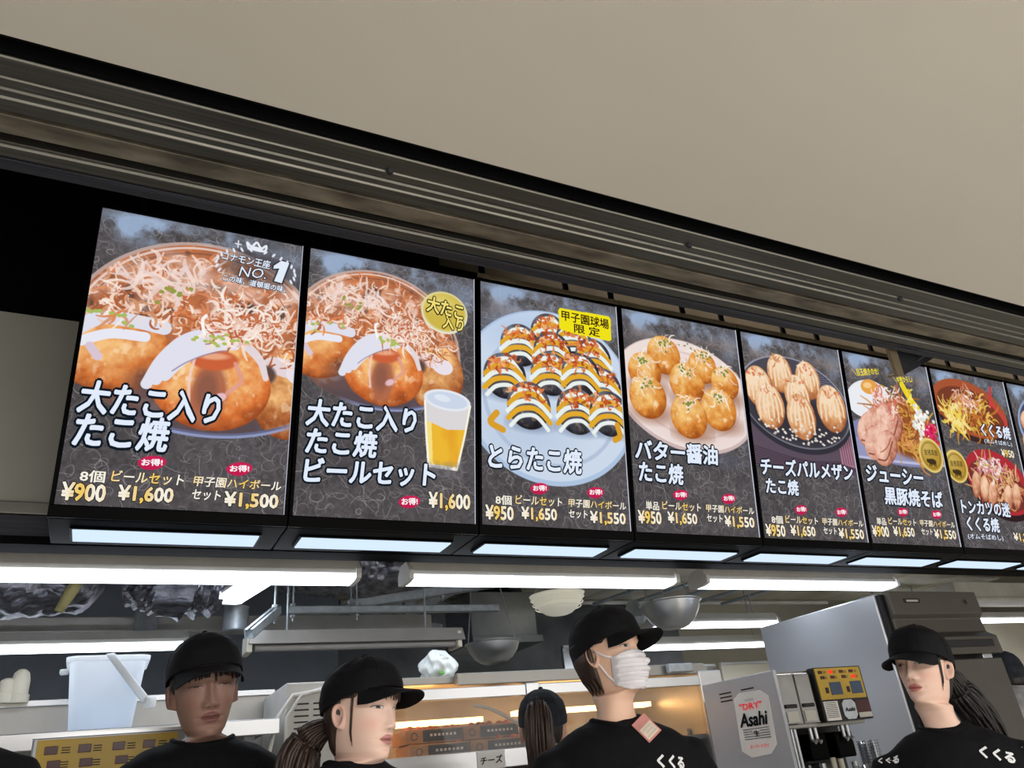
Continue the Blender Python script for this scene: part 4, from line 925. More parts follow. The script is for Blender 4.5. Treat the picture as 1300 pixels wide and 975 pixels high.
# cables at the left of the case
for i, (dx, q2) in enumerate(((0, 'outer'), (.03, 'inner'))):
    b = MB(); b.tube([(xl0+.16-dx, WY-.02, WZ-.03), (xl0+.02+dx, WY-.035, WZ-.05), (xl0-.03+dx, WY-.04, WZ-.12), (xl0-.06+dx*2, WY-.04, 1.5), (xl0-.10+dx*3, WY-.04, .9), (xl0-.10+dx*3, WY-.04, 0)], .007, 8)
    tag(b.build('power_cable', M['white'], smooth='auto'), q2+' white cable looping down the left side of the warming case', 'cable')
# boxes in the case
def food_box(label, x0, w2, z, y, h=.052):
    t = thing('takeaway_box', label, 'box', (x0+w2/2, y+.09, z), 'boxes of octopus balls in the warming case')
    b = MB(); b.box(x0, x0+w2, y, y+.17, z, z+h); b.build('tray', M['kraft'], t, bevel=.003)
    b = MB(); b.box(x0+w2*.30, x0+w2*.985, y-.003, y-.0005, z+.006, z+h-.006); b.build('sleeve_panel', M['blackcard'], t)
    b = MB()
    for i in range(7): b.box(x0+w2*(.42+i*.07), x0+w2*(.46+i*.07), y-.0045, y-.003, z+h*.45, z+h*.62)
    b.build('sleeve_print', M['paper'], t)
    b = MB(); b.lathe([(.011, -.001), (.014, -.001), (.014, 0), (.011, 0)], (x0+w2*.15, y-.001, z+h*.5), 20, Matrix.Rotation(math.pi/2, 3, 'X')); b.build('round_stamp', M['blackcard'], t)
    b = MB(); rr = random.Random(int(x0*1000))
    for i in range(14): b.sphere((x0+w2*(.06+.88*rr.random()), y+.02+.13*rr.random(), z+h+.004), .014, .014, .010, 8)
    b.build('food_topping', M['food'], t, smooth=True)
    return t
M['food'] = mat('browned_topping', (196, 98, 48), .5, 0, .3, 40)
bx = wx(528, 945); zb_ = zl+.001
food_box('kraft and black takeaway box, lower left of the four in the warming case', bx, .245, zb_, WY+.07)
food_box('kraft and black takeaway box, lower right of the four in the warming case', bx+.25, .245, zb_, WY+.07)
food_box('kraft and black takeaway box, upper left of the four in the warming case', bx-.005, .235, zb_+.056, WY+.10)
food_box('kraft and black takeaway box, upper right of the four in the warming case', bx+.235, .245, zb_+.056, WY+.10)
t = thing('tray_rack', 'dark rack with trays in the right bay of the warming case', 'rack', ((xm1+xb2)/2, WY+.3, 1.28))
b = MB(); b.box(xm1+.28, xb2-.02, WY+.10, WY+.5, 1.44, 1.47); b.box(xm1+.28, xb2-.02, WY+.10, WY+.5, 1.36, 1.42); b.build('tray', M['blackcard'], t, bevel=.004)
b = MB(); b.box(xm1+.26, xm1+.28, WY+.10, WY+.5, 1.28, 1.50); b.box(xb2-.02, xb2-.005, WY+.10, WY+.5, 1.28, 1.50); b.build('side_frame', M['steel'], t)
p = atY(862, 845, WY-.04); b = MB(); b.box(p.x-.07, p.x+.06, WY-.06, WY-.031, p.z-.03, p.z+.008); tag(b.build('case_handle', M['galv'], bevel=.005), 'grey grip on the upper rail of the warming case, right of the mask', 'handle')

# plastic bag on the case
q = atY(560, 850, 3.12); vs = []; fs = []; n = 40; rr = random.Random(4)
for i in range(25):
    th = math.pi*i/24
    for k in range(n):
        a = 2*math.pi*k/n; w2 = 1+.10*math.sin(5*a+2*math.sin(3*th))+.07*math.sin(11*a+4*th)+.05*math.sin(7*th+3*a)
        zz = -math.cos(th); ww = math.sin(th)**.6
        hh = 1+(.22*math.sin(2*a+.6) if zz > .4 else 0)
        vs.append((q.x+.075*ww*w2*math.cos(a)*(1-.12*max(zz, 0)), 3.15+.06*ww*w2*math.sin(a), WZ+.052+.052*zz*hh+(.006*math.sin(9*a))))
for i in range(24):
    for k in range(n): fs.append((i*n+k, i*n+(k+1) % n, (i+1)*n+(k+1) % n, (i+1)*n+k))
b = MB().add(vs, fs); t = b.build('plastic_bag', M['bag'], smooth=True); tag(t, 'crumpled white plastic bag lying on top of the warming case', 'bag')
M['green'] = mat('green_print', (120, 190, 90), .5); b = MB(); b.sphere((q.x-.01, 3.087, WZ+.022), .012, .004, .008, 10); b.build('print', M['green'], t, smooth=True)

# ---------------------------------------------------------------- fridge
FYF = 2.5; fx0, fx1, ftop = 1.283*FYF, 1.536*FYF, 1.982
t = thing('refrigerator', 'tall stainless refrigerator with bronze grey doors at right', 'refrigerator', ((fx0+fx1)/2, 2.9, 0))
b = MB(); b.box(fx0-.03, fx1, FYF+.045, 3.32, .02, ftop-.005); b.build('body', M['fridge'], t, bevel=.006, seg=3)
b = MB(); b.box(fx0-.02, fx1-.005, FYF+.02, FYF+.046, .06, ftop-.01); b.build('door_gasket', M['rubber'], t)
pz = ftop
b = MB(); b.prism([(FYF+.02, pz), (FYF-.012, pz), (FYF-.015, pz-.105), (FYF+.004, pz-.125), (FYF-.002, pz-.19), (FYF-.045, pz-.215), (FYF-.050, pz-.295), (FYF+.02, pz-.295)], fx0, fx1); d = b.build('upper_door', M['bronze'], t, bevel=.004, seg=3)
b = MB(); b.box(fx0+.12, fx1-.05, FYF-.053, FYF-.046, pz-.265, pz-.232); b.build('grip_recess', M['rubber'], d, bevel=.012)
b = MB(); b.box(fx0+.09, fx0+.20, FYF-.0165, FYF-.012, pz-.055, pz-.035); b.build('name_badge', M['rubber'], d, bevel=.002)
b = MB(); b.box(fx0+.105, fx0+.185, FYF-.018, FYF-.016, pz-.050, pz-.041); b.build('badge_inlay', M['steel'], d)
b = MB(); b.lathe([(.022, -.003), (.026, -.003), (.026, 0), (.022, 0)], (fx1-.10, FYF-.013, pz-.055), 24, Matrix.Rotation(math.pi/2, 3, 'X'))
b.tube([(fx1-.118, FYF-.015, pz-.046), (fx1-.105, FYF-.015, pz-.060), (fx1-.10, FYF-.015, pz-.040), (fx1-.088, FYF-.015, pz-.058)], .003, 6); b.build('emblem', M['soffit_dark'], d)
b = MB(); b.prism([(FYF+.02, pz-.315), (FYF-.03, pz-.315), (FYF-.035, .10), (FYF+.02, .10)], fx0, fx1); b.build('lower_door', M['bronze'], t, bevel=.004, seg=3)
b = MB(); b.box(fx1-.12, fx1-.05, FYF-.02, FYF+.02, pz-.315, pz-.293); b.build('hinge', M['steel'], t, bevel=.002)
b = MB(); b.box(fx0, fx1, FYF+.06, 3.3, 0, .025); b.build('plinth', M['rubber'], t)

# ---------------------------------------------------------------- beer machine
SY = 2.3; sx0 = .965*SY; sx1 = 1.155*SY; sz = wz0 = 1.38+.112*SY
t = thing('drink_machine', 'steel beer machine with yellow control face and white sign on its side', 'drink machine', ((sx0+sx1)/2, 2.5, 0))
b = MB(); b.box(sx0, sx1, SY+.03, SY+.42, sz-.20, sz); b.box(sx0, sx1, SY+.20, SY+.42, sz-.60, sz-.20); b.build('upper_body', M['steel_soft'], t, bevel=.005)
b = MB(); b.box(sx0, sx1, SY-.02, SY+.42, .0, sz-.60); b.build('base', M['steel_soft'], t, bevel=.005)
b = MB(); b.box(sx0-.004, sx0+.012, SY, SY+.42, sz-.60, sz+.004); b.build('side_panel', M['server'], t, bevel=.003)
b = MB()
for yy in (SY+.12, SY+.25):
    for i in range(3): b.box(sx0-.0055, sx0-.003, yy, yy+.07, sz-.045-i*.014, sz-.040-i*.014)
b.build('side_vents', M['ink'], t)
# clear doors at the left of the front
dx0, dx1 = sx0+.015, sx0+.190
M['mirror'] = mat('polished_steel_door', (170, 168, 164), .08, 1., .12, 5)
for i in range(2):
    a = dx0+i*(dx1-dx0)/2; d = MB(); d.box(a+.002, a+(dx1-dx0)/2-.002, SY+.012, SY+.03, sz-.185, sz-.012); d = d.build('door', M['mirror'], t, bevel=.003)
    b = MB(); b.box(a+.012, a+.068, SY+.006, SY+.013, sz-.130, sz-.117); b.build('grip', M['rubber'], d, bevel=.002)
    b = MB(); b.box(a+.012, a+.068, SY+.009, SY+.012, sz-.178, sz-.142); b.build('sticker', M['board'], d)
cw = sx1-dx1-.008
b = MB(); b.box(dx1+.004, sx1+.012, SY-.004, SY+.03, sz-.188, sz+.004); b.build('control_housing', M['rubber'], t, bevel=.004)
control_panel(t, (dx1+.008, SY-.006, sz), Xv, Zv, Nv, cw, .112, (1, 7))
b = MB(); b.box(dx1+.012, dx1+.012+cw*.30, SY-.008, SY-.004, sz-.184, sz-.118); n = b.build('notice', M['paper'], t)
b = MB()
for i in range(9): b.box(dx1+.016, dx1+.008+cw*.28, SY-.0092, SY-.008, sz-.124-i*.0062, sz-.122-i*.0062)
b.build('notice_print', M['ink'], n)
b = MB(); ux = dx1+.012+cw*.36; oc = [(.02, 0), (.06, 0), (.075, -.012), (.075, -.055), (.06, -.068), (.02, -.068), (.005, -.055), (.005, -.012)]; b.add([(ux+x, SY-.009, sz-.116+z) for x, z in oc]+[(ux+x, SY-.004, sz-.116+z) for x, z in oc], [tuple(range(8)), tuple(range(15, 7, -1))]+[(i, (i+1) % 8, (i+1) % 8+8, i+8) for i in range(8)]); n = b.build('tap_plate', M['galv'], t)
Letters().put('Asahi', 0, 1, .5, .2, 0, (20, 20, 24), None, 0, .02, .2).build('tap_plate_lettering', lambda u, v, z: Vector((ux+.014+u*.052, SY-.0095-z, sz-.116-v*.068)), n)
b = MB(); b.box(sx1-.07, sx1+.005, SY-.008, SY-.004, sz-.183, sz-.120); n = b.build('menu_sticker', M['redlcd'], t); b = MB(); b.box(sx1-.067, sx1+.002, SY-.0095, SY-.008, sz-.181, sz-.164); b.build('sticker_strip', M['board'], n)
# dark bay with taps and pipes
b = MB(); b.box(sx0+.014, sx1-.004, SY+.17, SY+.20, sz-.60, sz-.19); b.build('bay_back', M['rubber'], t)
rr = random.Random(12)
for i, (u, l) in enumerate(((.36, .05), (.42, .05), (.74, .05), (.80, .05))):
    xx = sx0+u*(sx1-sx0); b = MB(); b.tube([(xx, SY+.05, sz-.185), (xx, SY+.05, sz-.19-l), (xx+.004, SY+.035, sz-.20-l)], .008, 10); b.build('spout', M['steel'], t, smooth='auto')
for i, u in enumerate((.30, .42, .52, .66, .80, .92)):
    xx = sx0+u*(sx1-sx0); b = MB(); b.tube([(xx, SY+.0, sz-.60), (xx-.006+.01*rr.random(), SY+.0, sz-.30-.03*rr.random())], .0095, 12); b.build('tap_lever', M['ivory'] if i % 3 else M['steel'], t, smooth='auto')
for xx in (sx0+.15, sx0+.29):
    b = MB(); b.box(xx, xx+.09, SY+.06, SY+.17, sz-.31, sz-.22); b.build('valve_block', M['housing'], t, bevel=.006)
b = MB()
for i in range(16):
    fx, fz, fw, fh = sx0+.03+rr.random()*.20, sz-.50+.24*rr.random(), .012+.03*rr.random(), .010+.03*rr.random(); b.box(fx, fx+fw, SY+.11, SY+.17, fz, fz+fh)
b.build('fittings', M['steel_dark'], t, bevel=.003)
b = MB(); b.tube([(sx0+.03, SY+.015, sz-.20), (sx0+.03, SY+.015, sz-.60)], .006, 8); b.tube([(sx0+.048, SY+.015, sz-.20), (sx0+.048, SY+.015, sz-.60)], .006, 8); b.build('drain_pipe', M['steel'], t, smooth='auto')
b = MB(); b.box(sx0+.055, sx0+.085, SY+.06, SY+.09, sz-.245, sz-.205); b.build('blue_valve', mat('blue_plastic', (60, 100, 170), .4), t, bevel=.003)
# octagonal sign on the side facing the customers
pc_ = [atX(x, y, sx0-.006) for x, y in ((931, 888), (938, 880), (964, 876), (975, 883), (986, 945), (979, 957), (955, 962), (942, 954))]
b = MB(); b.add(pc_+[Vector(q)+Vector((.005, 0, 0)) for q in pc_], [tuple(range(8)), tuple(range(15, 7, -1))]+[(i, (i+1) % 8, (i+1) % 8+8, i+8) for i in range(8)])
sg = b.build('sign_board', M['paper'], t)
ya, yb = max(q.y for q in pc_), min(q.y for q in pc_); za, zb2 = max(q.z for q in pc_), min(q.z for q in pc_)
L = Letters(); RED = (196, 34, 40); INK = (16, 16, 18)
L.put('SUPER', .38, .62, .13, .035, 0, (120, 120, 124), None, 0, 0); L.put('"DRY"', .20, .80, .225, .10, 0, RED, None, 0, .01); L.put('Asahi', .12, .88, .43, .20, 0, INK, None, 0, .035, .25)
for i in range(5):
    for a, c in ((.16, .42), (.60, .86)) if 1 <= i <= 3 else ((.16, .86),): L.put('—', a, c, .575+i*.037, .012, 0, (70, 70, 74), None, 0, 0)
L.put('生', .43, .59, .65, .085, 0, INK, None, 0, .03); L.put('スーパードライ', .26, .76, .84, .055, 0, RED, None, 0, .015, .1)
L.build('sign_lettering', lambda u, v, z: Vector((sx0-.0075-z, ya+(yb-ya)*u, za+(zb2-za)*v)), sg)
# stacks of clear cups beside the machine, every cup a thing
cup0 = None
for i, (x, y, h, q2) in enumerate(((1113, 985, .12, 'clear plastic cup in the taller stack right of the beer machine'), (1105, 992, .06, 'clear plastic cup in the shorter stack nearest to the tap levers'))):
    p = atY(x, y, 2.16-.06*i); z0 = p.z-.06
    b = MB(); b.box(p.x-.05, p.x+.05, p.y-.045, p.y+.05, 0, z0-.001); tag(b.build('counter_stand', M['steel_soft'], bevel=.004), 'steel stand under the '+('taller' if i == 0 else 'shorter')+' cup stack', 'stand')
    for j in range(int(h/.009)):
        if cup0 is None:
            cup0 = MB().lathe([(.0001, 0), (.026, 0), (.034, .06), (.0365, .062), (.0365, .065), (.033, .065), (.025, .003), (.0001, .003)], (0, 0, 0), 24).build('plastic_cup', M['cup'], smooth='auto'); c = cup0
        else: c = cup0.copy(); C.objects.link(c)
        c.location = (p.x, p.y, z0+j*.009); tag(c, q2, 'cup', 'clear cups in the '+('taller' if i == 0 else 'shorter')+' stack')

# ---------------------------------------------------------------- people
def gs(a, n):                                               # smooth a profile
    k = np.exp(-np.linspace(-2, 2, 2*n+1)**2); k /= k.sum()
    return np.convolve(np.pad(a, n, mode='edge'), k, 'valid')
ZN = np.array([-.15, -.115, -.085, -.05, -.02, -.006, .004, .018, .04, .065, .10, .13, .16, .185, .205, .218, .225])
PA = np.array([.150, .084, .058, .054, .053, .053, .036, .046, .054, .0615, .0690, .0725, .074, .068, .052, .030, .0])      # half width
PF = np.array([.070, .058, .048, .044, .045, .056, .078, .0835, .086, .0865, .087, .090, .088, .076, .056, .032, .0])        # reach to the front
PB = np.array([.075, .066, .060, .060, .062, .064, .067, .070, .075, .084, .097, .104, .102, .090, .066, .037, .0])          # reach to the back
zz_ = np.linspace(-.15, .225, 751)
PAs, PFs, PBs = [gs(np.interp(zz_, ZN, q), 9) for q in (PA, PF, PB)]
for q in (PAs, PFs, PBs): q[-40:] = np.interp(zz_[-40:], [zz_[-41], .225], [1, 0])**.5*q[-41]
def head_xyz(az, z, wide=1., nose=1.):
    """az = angle from straight ahead, z = height over the chin; face looks to -Y"""
    a = np.interp(z, zz_, PAs)*wide; f = np.interp(z, zz_, PFs); b = np.interp(z, zz_, PBs)
    s_, c_ = np.sin(az), np.cos(az); ext = np.where(c_ >= 0, f, b); p = np.where(c_ >= 0, 2.25, 2.05)
    r = ((np.abs(s_)/np.maximum(a, 1e-5))**p+(np.abs(c_)/np.maximum(ext, 1e-5))**p)**(-1/p)
    x = r*s_; y = -r*c_; fr = np.clip((c_-.15)*3, 0, 1); ax = np.abs(x)
    G = lambda u, w: np.exp(-(u/w)**2)
    na = np.interp(z, [.058, .064, .070, .076, .083, .092, .104, .116, .128], [0, .006, .0155, .0205, .0185, .0135, .0085, .0045, .001])*nose
    nw = np.interp(z, [.06, .072, .085, .10, .12], [.015, .0135, .011, .0085, .008])
    d = na*G(x, nw)+.0065*G(ax-.0135, .0062)*G(z-.0715, .0070)
    d += -.0085*G(ax-.032, .017)*G(z-.1165, .0115)+.0055*G(ax-.0325, .0135)*G(z-.1135, .0075)+.003*G(ax-.03, .02)*G(z-.134, .008)
    d += -.004*G(ax-.012, .008)*G(z-.112, .012)+.0035*G(ax-.043, .017)*G(z-.083, .016)
    d += .0058*G(x, .019)*G(z-.0505, .0050)+.0068*G(x, .017)*G(z-.0372, .0055)-.0045*G(x, .022)*G(z-.0442, .0020)-.002*G(z-.057, .005)*G(x, .006)
    d += .0055*G(x, .017)*G(z-.010, .012)-.0035*G(x, .022)*G(z-.0265, .006)-.002*G(ax-.027, .006)*G(z-.044, .006)
    return x, y-d*fr, z
AZ = np.concatenate([np.radians(np.linspace(-62, 62, 125)), np.radians(np.linspace(65, 295, 78))])
ZH = np.concatenate([np.linspace(-.15, -.012, 34, endpoint=False), np.linspace(-.012, .145, 140, endpoint=False), np.linspace(.145, .205, 26, endpoint=False), .205+.020*np.sin(np.linspace(0, 1, 16)*math.pi/2)])
def smooth01(x): x = np.clip(x, 0, 1); return x*x*(3-2*x)
class Person:
    def __init__(s, name, label, pos, yaw, pitch=0, roll=0, byaw=None, skin=(222, 184, 162), lips=(186, 112, 108), brow=(52, 42, 38), wide=1., scale=1., lid=.0, neck=0., group=None, eyes=True, lean=0., leanx=0., up=0.):
        """pos = point under the chin on the neck axis (the foot of the head); yaw 0 looks out of the shop, + to the right"""
        s.pos = Vector(pos); s.sc = scale; s.wide = wide; s.byaw = math.radians(byaw if byaw is not None else yaw); s.lean = lean; s.up = up; s.leanx = leanx
        s.HR = Matrix.Rotation(math.radians(yaw), 3, 'Z') @ Matrix.Rotation(math.radians(roll), 3, 'Y') @ Matrix.Rotation(math.radians(pitch), 3, 'X')
        s.BR = Matrix.Rotation(s.byaw, 3, 'Z'); s.piv = Vector((0, .01, .0))
        A, Z = np.meshgrid(AZ, ZH); x, y, z = head_xyz(A, Z, wide)
        v = np.stack([x, y, z], -1).reshape(-1, 3); nz, na = A.shape
        fs = [(i*na+k, i*na+(k+1) % na, (i+1)*na+(k+1) % na, (i+1)*na+k) for i in range(nz-1) for k in range(na)]
        # complexion
        col = np.empty((len(v), 3)); base = np.array(lin(skin)[:3]); col[:] = base
        rs = np.random.default_rng(3); X, Y_, Zv_ = v.T; front = Y_ < -.03; ax = np.abs(X)
        def mix(m, c): m = np.clip(m, 0, 1)[:, None]; col[:] = col*(1-m)+np.array(lin(c)[:3])*m
        ck = tuple(np.clip(np.array(skin)*np.array([1., .86, .84]), 0, 255)); mix(.45*np.exp(-((ax-.042)/.016)**2-((Zv_-.078)/.015)**2)*front, ck)
        lipw = .0225*np.sqrt(np.clip(1-((Zv_-.0445)/.0115)**2, 0, 1)); mix(np.clip((lipw-ax)/.003, 0, 1)*front*.9, lips)
        mix(.75*np.exp(-((Zv_-.0442)/.0014)**2)*(ax < .021)*front, tuple(c*.5 for c in lips))
        mix(.6*np.exp(-((ax-.0075)/.0035)**2-((Zv_-.0668)/.0022)**2)*front, tuple(c*.35 for c in skin))
        arch = .1335+.004*np.sin(np.clip((ax-.014)/.036, 0, 1)*math.pi); mix(.85*np.exp(-((Zv_-arch)/.0030)**2)*smooth01((ax-.013)/.006)*smooth01((.052-ax)/.010)*front, brow)
        if eyes:
            e = (ax-.0325)/.0145; op = .0052*(1-lid); up = .1135+op*np.sqrt(np.clip(1-e*e, 0, 1))*(1-.2*e); lo = .1135-op*.65*np.sqrt(np.clip(1-e*e, 0, 1))
            inside = front*(np.abs(e) < 1)*smooth01((up-Zv_)/.0012)*smooth01((Zv_-lo)/.0012)
            mix(inside, (226, 220, 216)); gz = X-np.sign(X)*.0325
            mix(inside*smooth01((.0062-np.hypot(gz, (Zv_-.1138)))/.0015), (34, 26, 24))
            mix(.95*np.exp(-((Zv_-up-.0005)/.0013)**2)*smooth01((1.18-np.abs(e))/.15)*front, (34, 26, 24)); mix(.45*np.exp(-((Zv_-lo)/.0008)**2)*(np.abs(e) < 1)*front, (110, 80, 70))
            mix(.35*np.exp(-((Zv_-up-.0055)/.0012)**2)*(np.abs(e) < 1)*front, tuple(c*.6 for c in skin))
        vv = [s.hx(p) for p in v]; fs_all = list(fs); cols = [tuple(c)+(1,) for c in col]
        # ears
        for sx in (-1, 1):
            b0 = len(vv); nr, nk = 7, 26
            for i in range(nr):
                r = i/(nr-1)
                for k in range(nk):
                    t = 2*math.pi*k/nk; w2 = .017*(1+.18*math.sin(t)); hz = .031
                    yy = w2*r*math.cos(t); zz = hz*r*math.sin(t)
                    o = .0045+.008*math.exp(-((r-.80)/.16)**2)-.006*math.exp(-(r/.45)**2)-(.012 if r > .98 else 0)
                    out = o+.30*(yy+.010)
                    px = float(head_xyz(np.array([math.pi/2]), np.array([.098]), wide)[0][0])
                    vv.append(s.hx((sx*(px-.003+out), .008+yy+.10*zz, .096+zz))); c = base*(.92 if r > .6 else .70); cols.append(tuple(c*np.array([1, .93, .92]))+(1,))
            for i in range(nr-1):
                for k in range(nk): fs_all.append((b0+i*nk+k, b0+i*nk+(k+1) % nk, b0+(i+1)*nk+(k+1) % nk, b0+(i+1)*nk+k))
        # torso, arms, hands, legs: one figure down to the floor
        m = MB(); H = s.pos.z/scale
        s.H = H; s.sh = -.115
        rg = [(-.10, .10, .07), (-.16, .175, .09), (-.25, .165, .105), (-.40, .145, .10), (-.52, .135, .10), (-.66, .16, .11), (-.74, .15, .10)]
        n = 28
        for i, (z, a, d) in enumerate(rg): m.v += [s.bx((a*math.cos(2*math.pi*k/n), d*math.sin(2*math.pi*k/n)+.012, z)) for k in range(n)]
        m.f = [(i*n+k, i*n+(k+1) % n, (i+1)*n+(k+1) % n, (i+1)*n+k) for i in range(len(rg)-1) for k in range(n)]+[tuple((len(rg)-1)*n+k for k in range(n)), tuple(range(n))]; m.m = [0]*len(m.f)
        L = lambda p: s.bx(p)
        for sx in (-1, 1):
            m.tube([L((sx*.165, .012, -.145)), L((sx*.205, .015, -.26)), L((sx*.225, .02, -.42)), L((sx*.225, -.04, -.55)), L((sx*.215, -.09, -.665))], [.050, .044, .038, .034, .026], 14)
            hb = Vector((sx*.213, -.10, -.69)); m.tube([L(hb+Vector((0, 0, .03))), L(hb+Vector((0, -.01, -.02))), L(hb+Vector((0, -.022, -.06)))], [.026, .038, .034], 12)
            for i, (dy, ln) in enumerate(((-.045, .068), (-.024, .078), (-.002, .073), (.018, .058))):
                f0 = hb+Vector((0, dy+.0, -.055)); m.tube([L(f0), L(f0+Vector((-sx*.004, -.006, -ln*.45))), L(f0+Vector((-sx*.018, -.008, -ln*.8))), L(f0+Vector((-sx*.03, -.006, -ln)))], [.0095, .009, .0082, .006], 8)
            t0 = hb+Vector((-sx*.005, -.035, -.01)); m.tube([L(t0), L(t0+Vector((-sx*.012, -.03, -.03))), L(t0+Vector((-sx*.02, -.035, -.055)))], [.012, .010, .007], 8)
            fl = -H-s.up+.03
            m.tube([L((sx*.085, .015, -.70)), L((sx*.09, .01, (-.74+fl)/2)), L((sx*.095, .03, (-.74+fl)/2-.18)), L((sx*.095, .03, fl+.07)), L((sx*.10, .03, fl+.02))], [.085, .062, .058, .040, .042], 14)
            m.tube([L((sx*.10, .06, fl)), L((sx*.105, -.02, fl)), L((sx*.11, -.12, fl-.004))], [.036, .040, .026], 12)
        b0 = len(vv); vv += [tuple(q) for q in m.v]; fs_all += [tuple(b0+i for i in f) for f in m.f]; cols += [tuple(base)+(1,)]*len(m.v)
        r = MB(); r.v = vv; r.f = fs_all; r.m = [0]*len(fs_all)
        me = bpy.data.meshes.new(name); org = Vector((s.pos.x, s.pos.y, 0)); s.org = org
        me.from_pydata([Vector(q)-org for q in r.v], [], r.f); me.materials.append(M['skin']); me.polygons.foreach_set('use_smooth', [True]*len(me.polygons))
        o = bpy.data.objects.new(name, me); C.objects.link(o); o.location = org; set_paint(o, cols)
        bm = bmesh.new(); bm.from_mesh(me); bmesh.ops.recalc_face_normals(bm, faces=bm.faces); bm.to_mesh(me); bm.free()
        s.o = tag(o, label, 'person', group)
    def hx(s, p):                                            # head space to world; the neck twists with the head
        p = Vector(p); w_ = float(smooth01((p.z+.085)/.085)); q = s.piv+s.HR @ (p-s.piv)
        if w_ < 1: q = (s.BR @ p).lerp(q, w_); q = q+(s.shift(p.z)+Vector((0, 0, s.up)))*(1-w_)
        return s.pos+q*s.sc
    def shift(s, z): return s.BR @ Vector((s.leanx*-min(z, 0)*1., s.lean*-min(z, 0), 0))
    def bx(s, p): p = Vector(p); return s.pos+(s.BR @ p+s.shift(max(p.z, -.55))+Vector((0, 0, s.up)))*s.sc
    def shell(s, off, keep, name, m, na=150, zs=None, thick=0., az=None):
        """a layer over the head: off(az, z) = distance outside the skin, kept where keep(az, z)"""
        zs = np.linspace(-.06, .2249, 150) if zs is None else zs; azs = np.linspace(0, 2*math.pi, na, endpoint=False)-math.pi if az is None else az
        A, Z = np.meshgrid(azs, zs); x, y, z = head_xyz(A, Z, s.wide, .0); o = off(A, Z)
        r = np.sqrt(x*x+y*y)+1e-6; up = smooth01((Z-.12)/.1)
        x = x*(1+o*(1-.55*up)/np.maximum(r, .02)); y = y*(1+o*(1-.55*up)/np.maximum(r, .02)); z = z+o*up*.95
        K = keep(A, Z); n = len(azs); wrap = az is None
        m_ = MB(); m_.v = [s.hx(q) for q in np.stack([x, y, z], -1).reshape(-1, 3)]
        for i in range(len(zs)-1):
            for k in range(n if wrap else n-1):
                k2 = (k+1) % n
                if K[i, k] and K[i, k2] and K[i+1, k] and K[i+1, k2]: m_.f.append((i*n+k, i*n+k2, (i+1)*n+k2, (i+1)*n+k))
        m_.m = [0]*len(m_.f); used = sorted({i for f in m_.f for i in f}); mp = {j: i for i, j in enumerate(used)}
        m_.v = [m_.v[i] for i in used]; m_.f = [tuple(mp[i] for i in f) for f in m_.f]
        ob = m_.build(name, m, s.o, smooth=True)
        if thick: md = ob.modifiers.new('thickness', 'SOLIDIFY'); md.thickness = thick; md.offset = 1
        return ob
    def cap_on(s, m='cap', tilt=0., rim=.150, brim=True, strap=True, down=0., span=58, blen=.072, sag=.026):
        """baseball cap: crown, curved visor, button"""
        front = rim; back = rim-.045-tilt
        rz = lambda A: front+(back-front)*(1-np.cos(A))/2
        wob = lambda A, Z: .012+.0035*smooth01((.22-Z)/.05)+.0012*np.sin(A*6)*smooth01((Z-.15)/.05)+.010*np.exp(-((Z-.195)/.03)**2)*np.clip(np.cos(A), 0, 1)
        zs = np.concatenate([np.linspace(.07, .205, 100), .205+.0199*np.sin(np.linspace(0, 1, 24)*math.pi/2)])
        A0, Z0 = None, None
        cr = s.shell(lambda A, Z: wob(A, Z), lambda A, Z: Z >= rz(A)-.0012, 'cap', M[m], 180, zs, .0)
        md = cr.modifiers.new('thickness', 'SOLIDIFY'); md.thickness = .0035; md.offset = -1
        top = s.hx(head_xyz(np.array([0.]), np.array([.2249]), s.wide)); top = [float(np.asarray(t).reshape(-1)[0]) for t in top] if not isinstance(top, Vector) else top
        bt = s.hx((0, .004, .240)); MB().sphere(bt, .008, .008, .005, 12).build('cap_button', M[m], cr, smooth=True)
        for k in range(6):
            a = math.radians(30+60*k)
            zt = np.linspace(float(rz(a))+.01, .2225, 30); x, y, z = head_xyz(np.full(30, a), zt, s.wide, 0); o = wob(a, zt); r = np.sqrt(x*x+y*y)+1e-6; up = smooth01((zt-.12)/.1); f = 1+o*(1-.55*up)/np.maximum(r, .02)
            MB().tube([s.hx(q) for q in zip(x*f, y*f, z+o*up*.95)], .0011, 5).build('seam', M[m], cr, smooth=True)
        if brim:
            b = MB(); nu, nv = 41, 12; top_ = []
            for layer in (0, 1):
                for i in range(nu):
                    u = -1+2*i/(nu-1); a = math.radians(span)*u
                    x, y, z = [float(q[0]) for q in head_xyz(np.array([a]), np.array([float(rz(np.array(a)))+.004]), s.wide, 0)]
                    for j in range(nv):
                        t = j/(nv-1); k2 = 1+.011/math.hypot(x, y)
                        ln = blen*math.sqrt(max(0, 1-abs(u)**2.6))*t
                        xx = x*k2*(1+.10*t*(1-u*u)); yy = y*k2-ln; zz = z-.002-(sag*u*u)*t-(.12+down)*ln-layer*.0035
                        b.v.append(s.hx((xx, yy, zz)))
            N = nu*nv
            for i in range(nu-1):
                for j in range(nv-1): q = (i*nv+j, (i+1)*nv+j, (i+1)*nv+j+1, i*nv+j+1); b.f.append(q); b.f.append(tuple(N+e for e in q[::-1]))
            for i in range(nu-1):
                for j in (0, nv-1): b.f.append((i*nv+j, (i+1)*nv+j, N+(i+1)*nv+j, N+i*nv+j))
            b.m = [0]*len(b.f); b.build('cap_brim', M[m], cr, smooth='auto')
        return cr
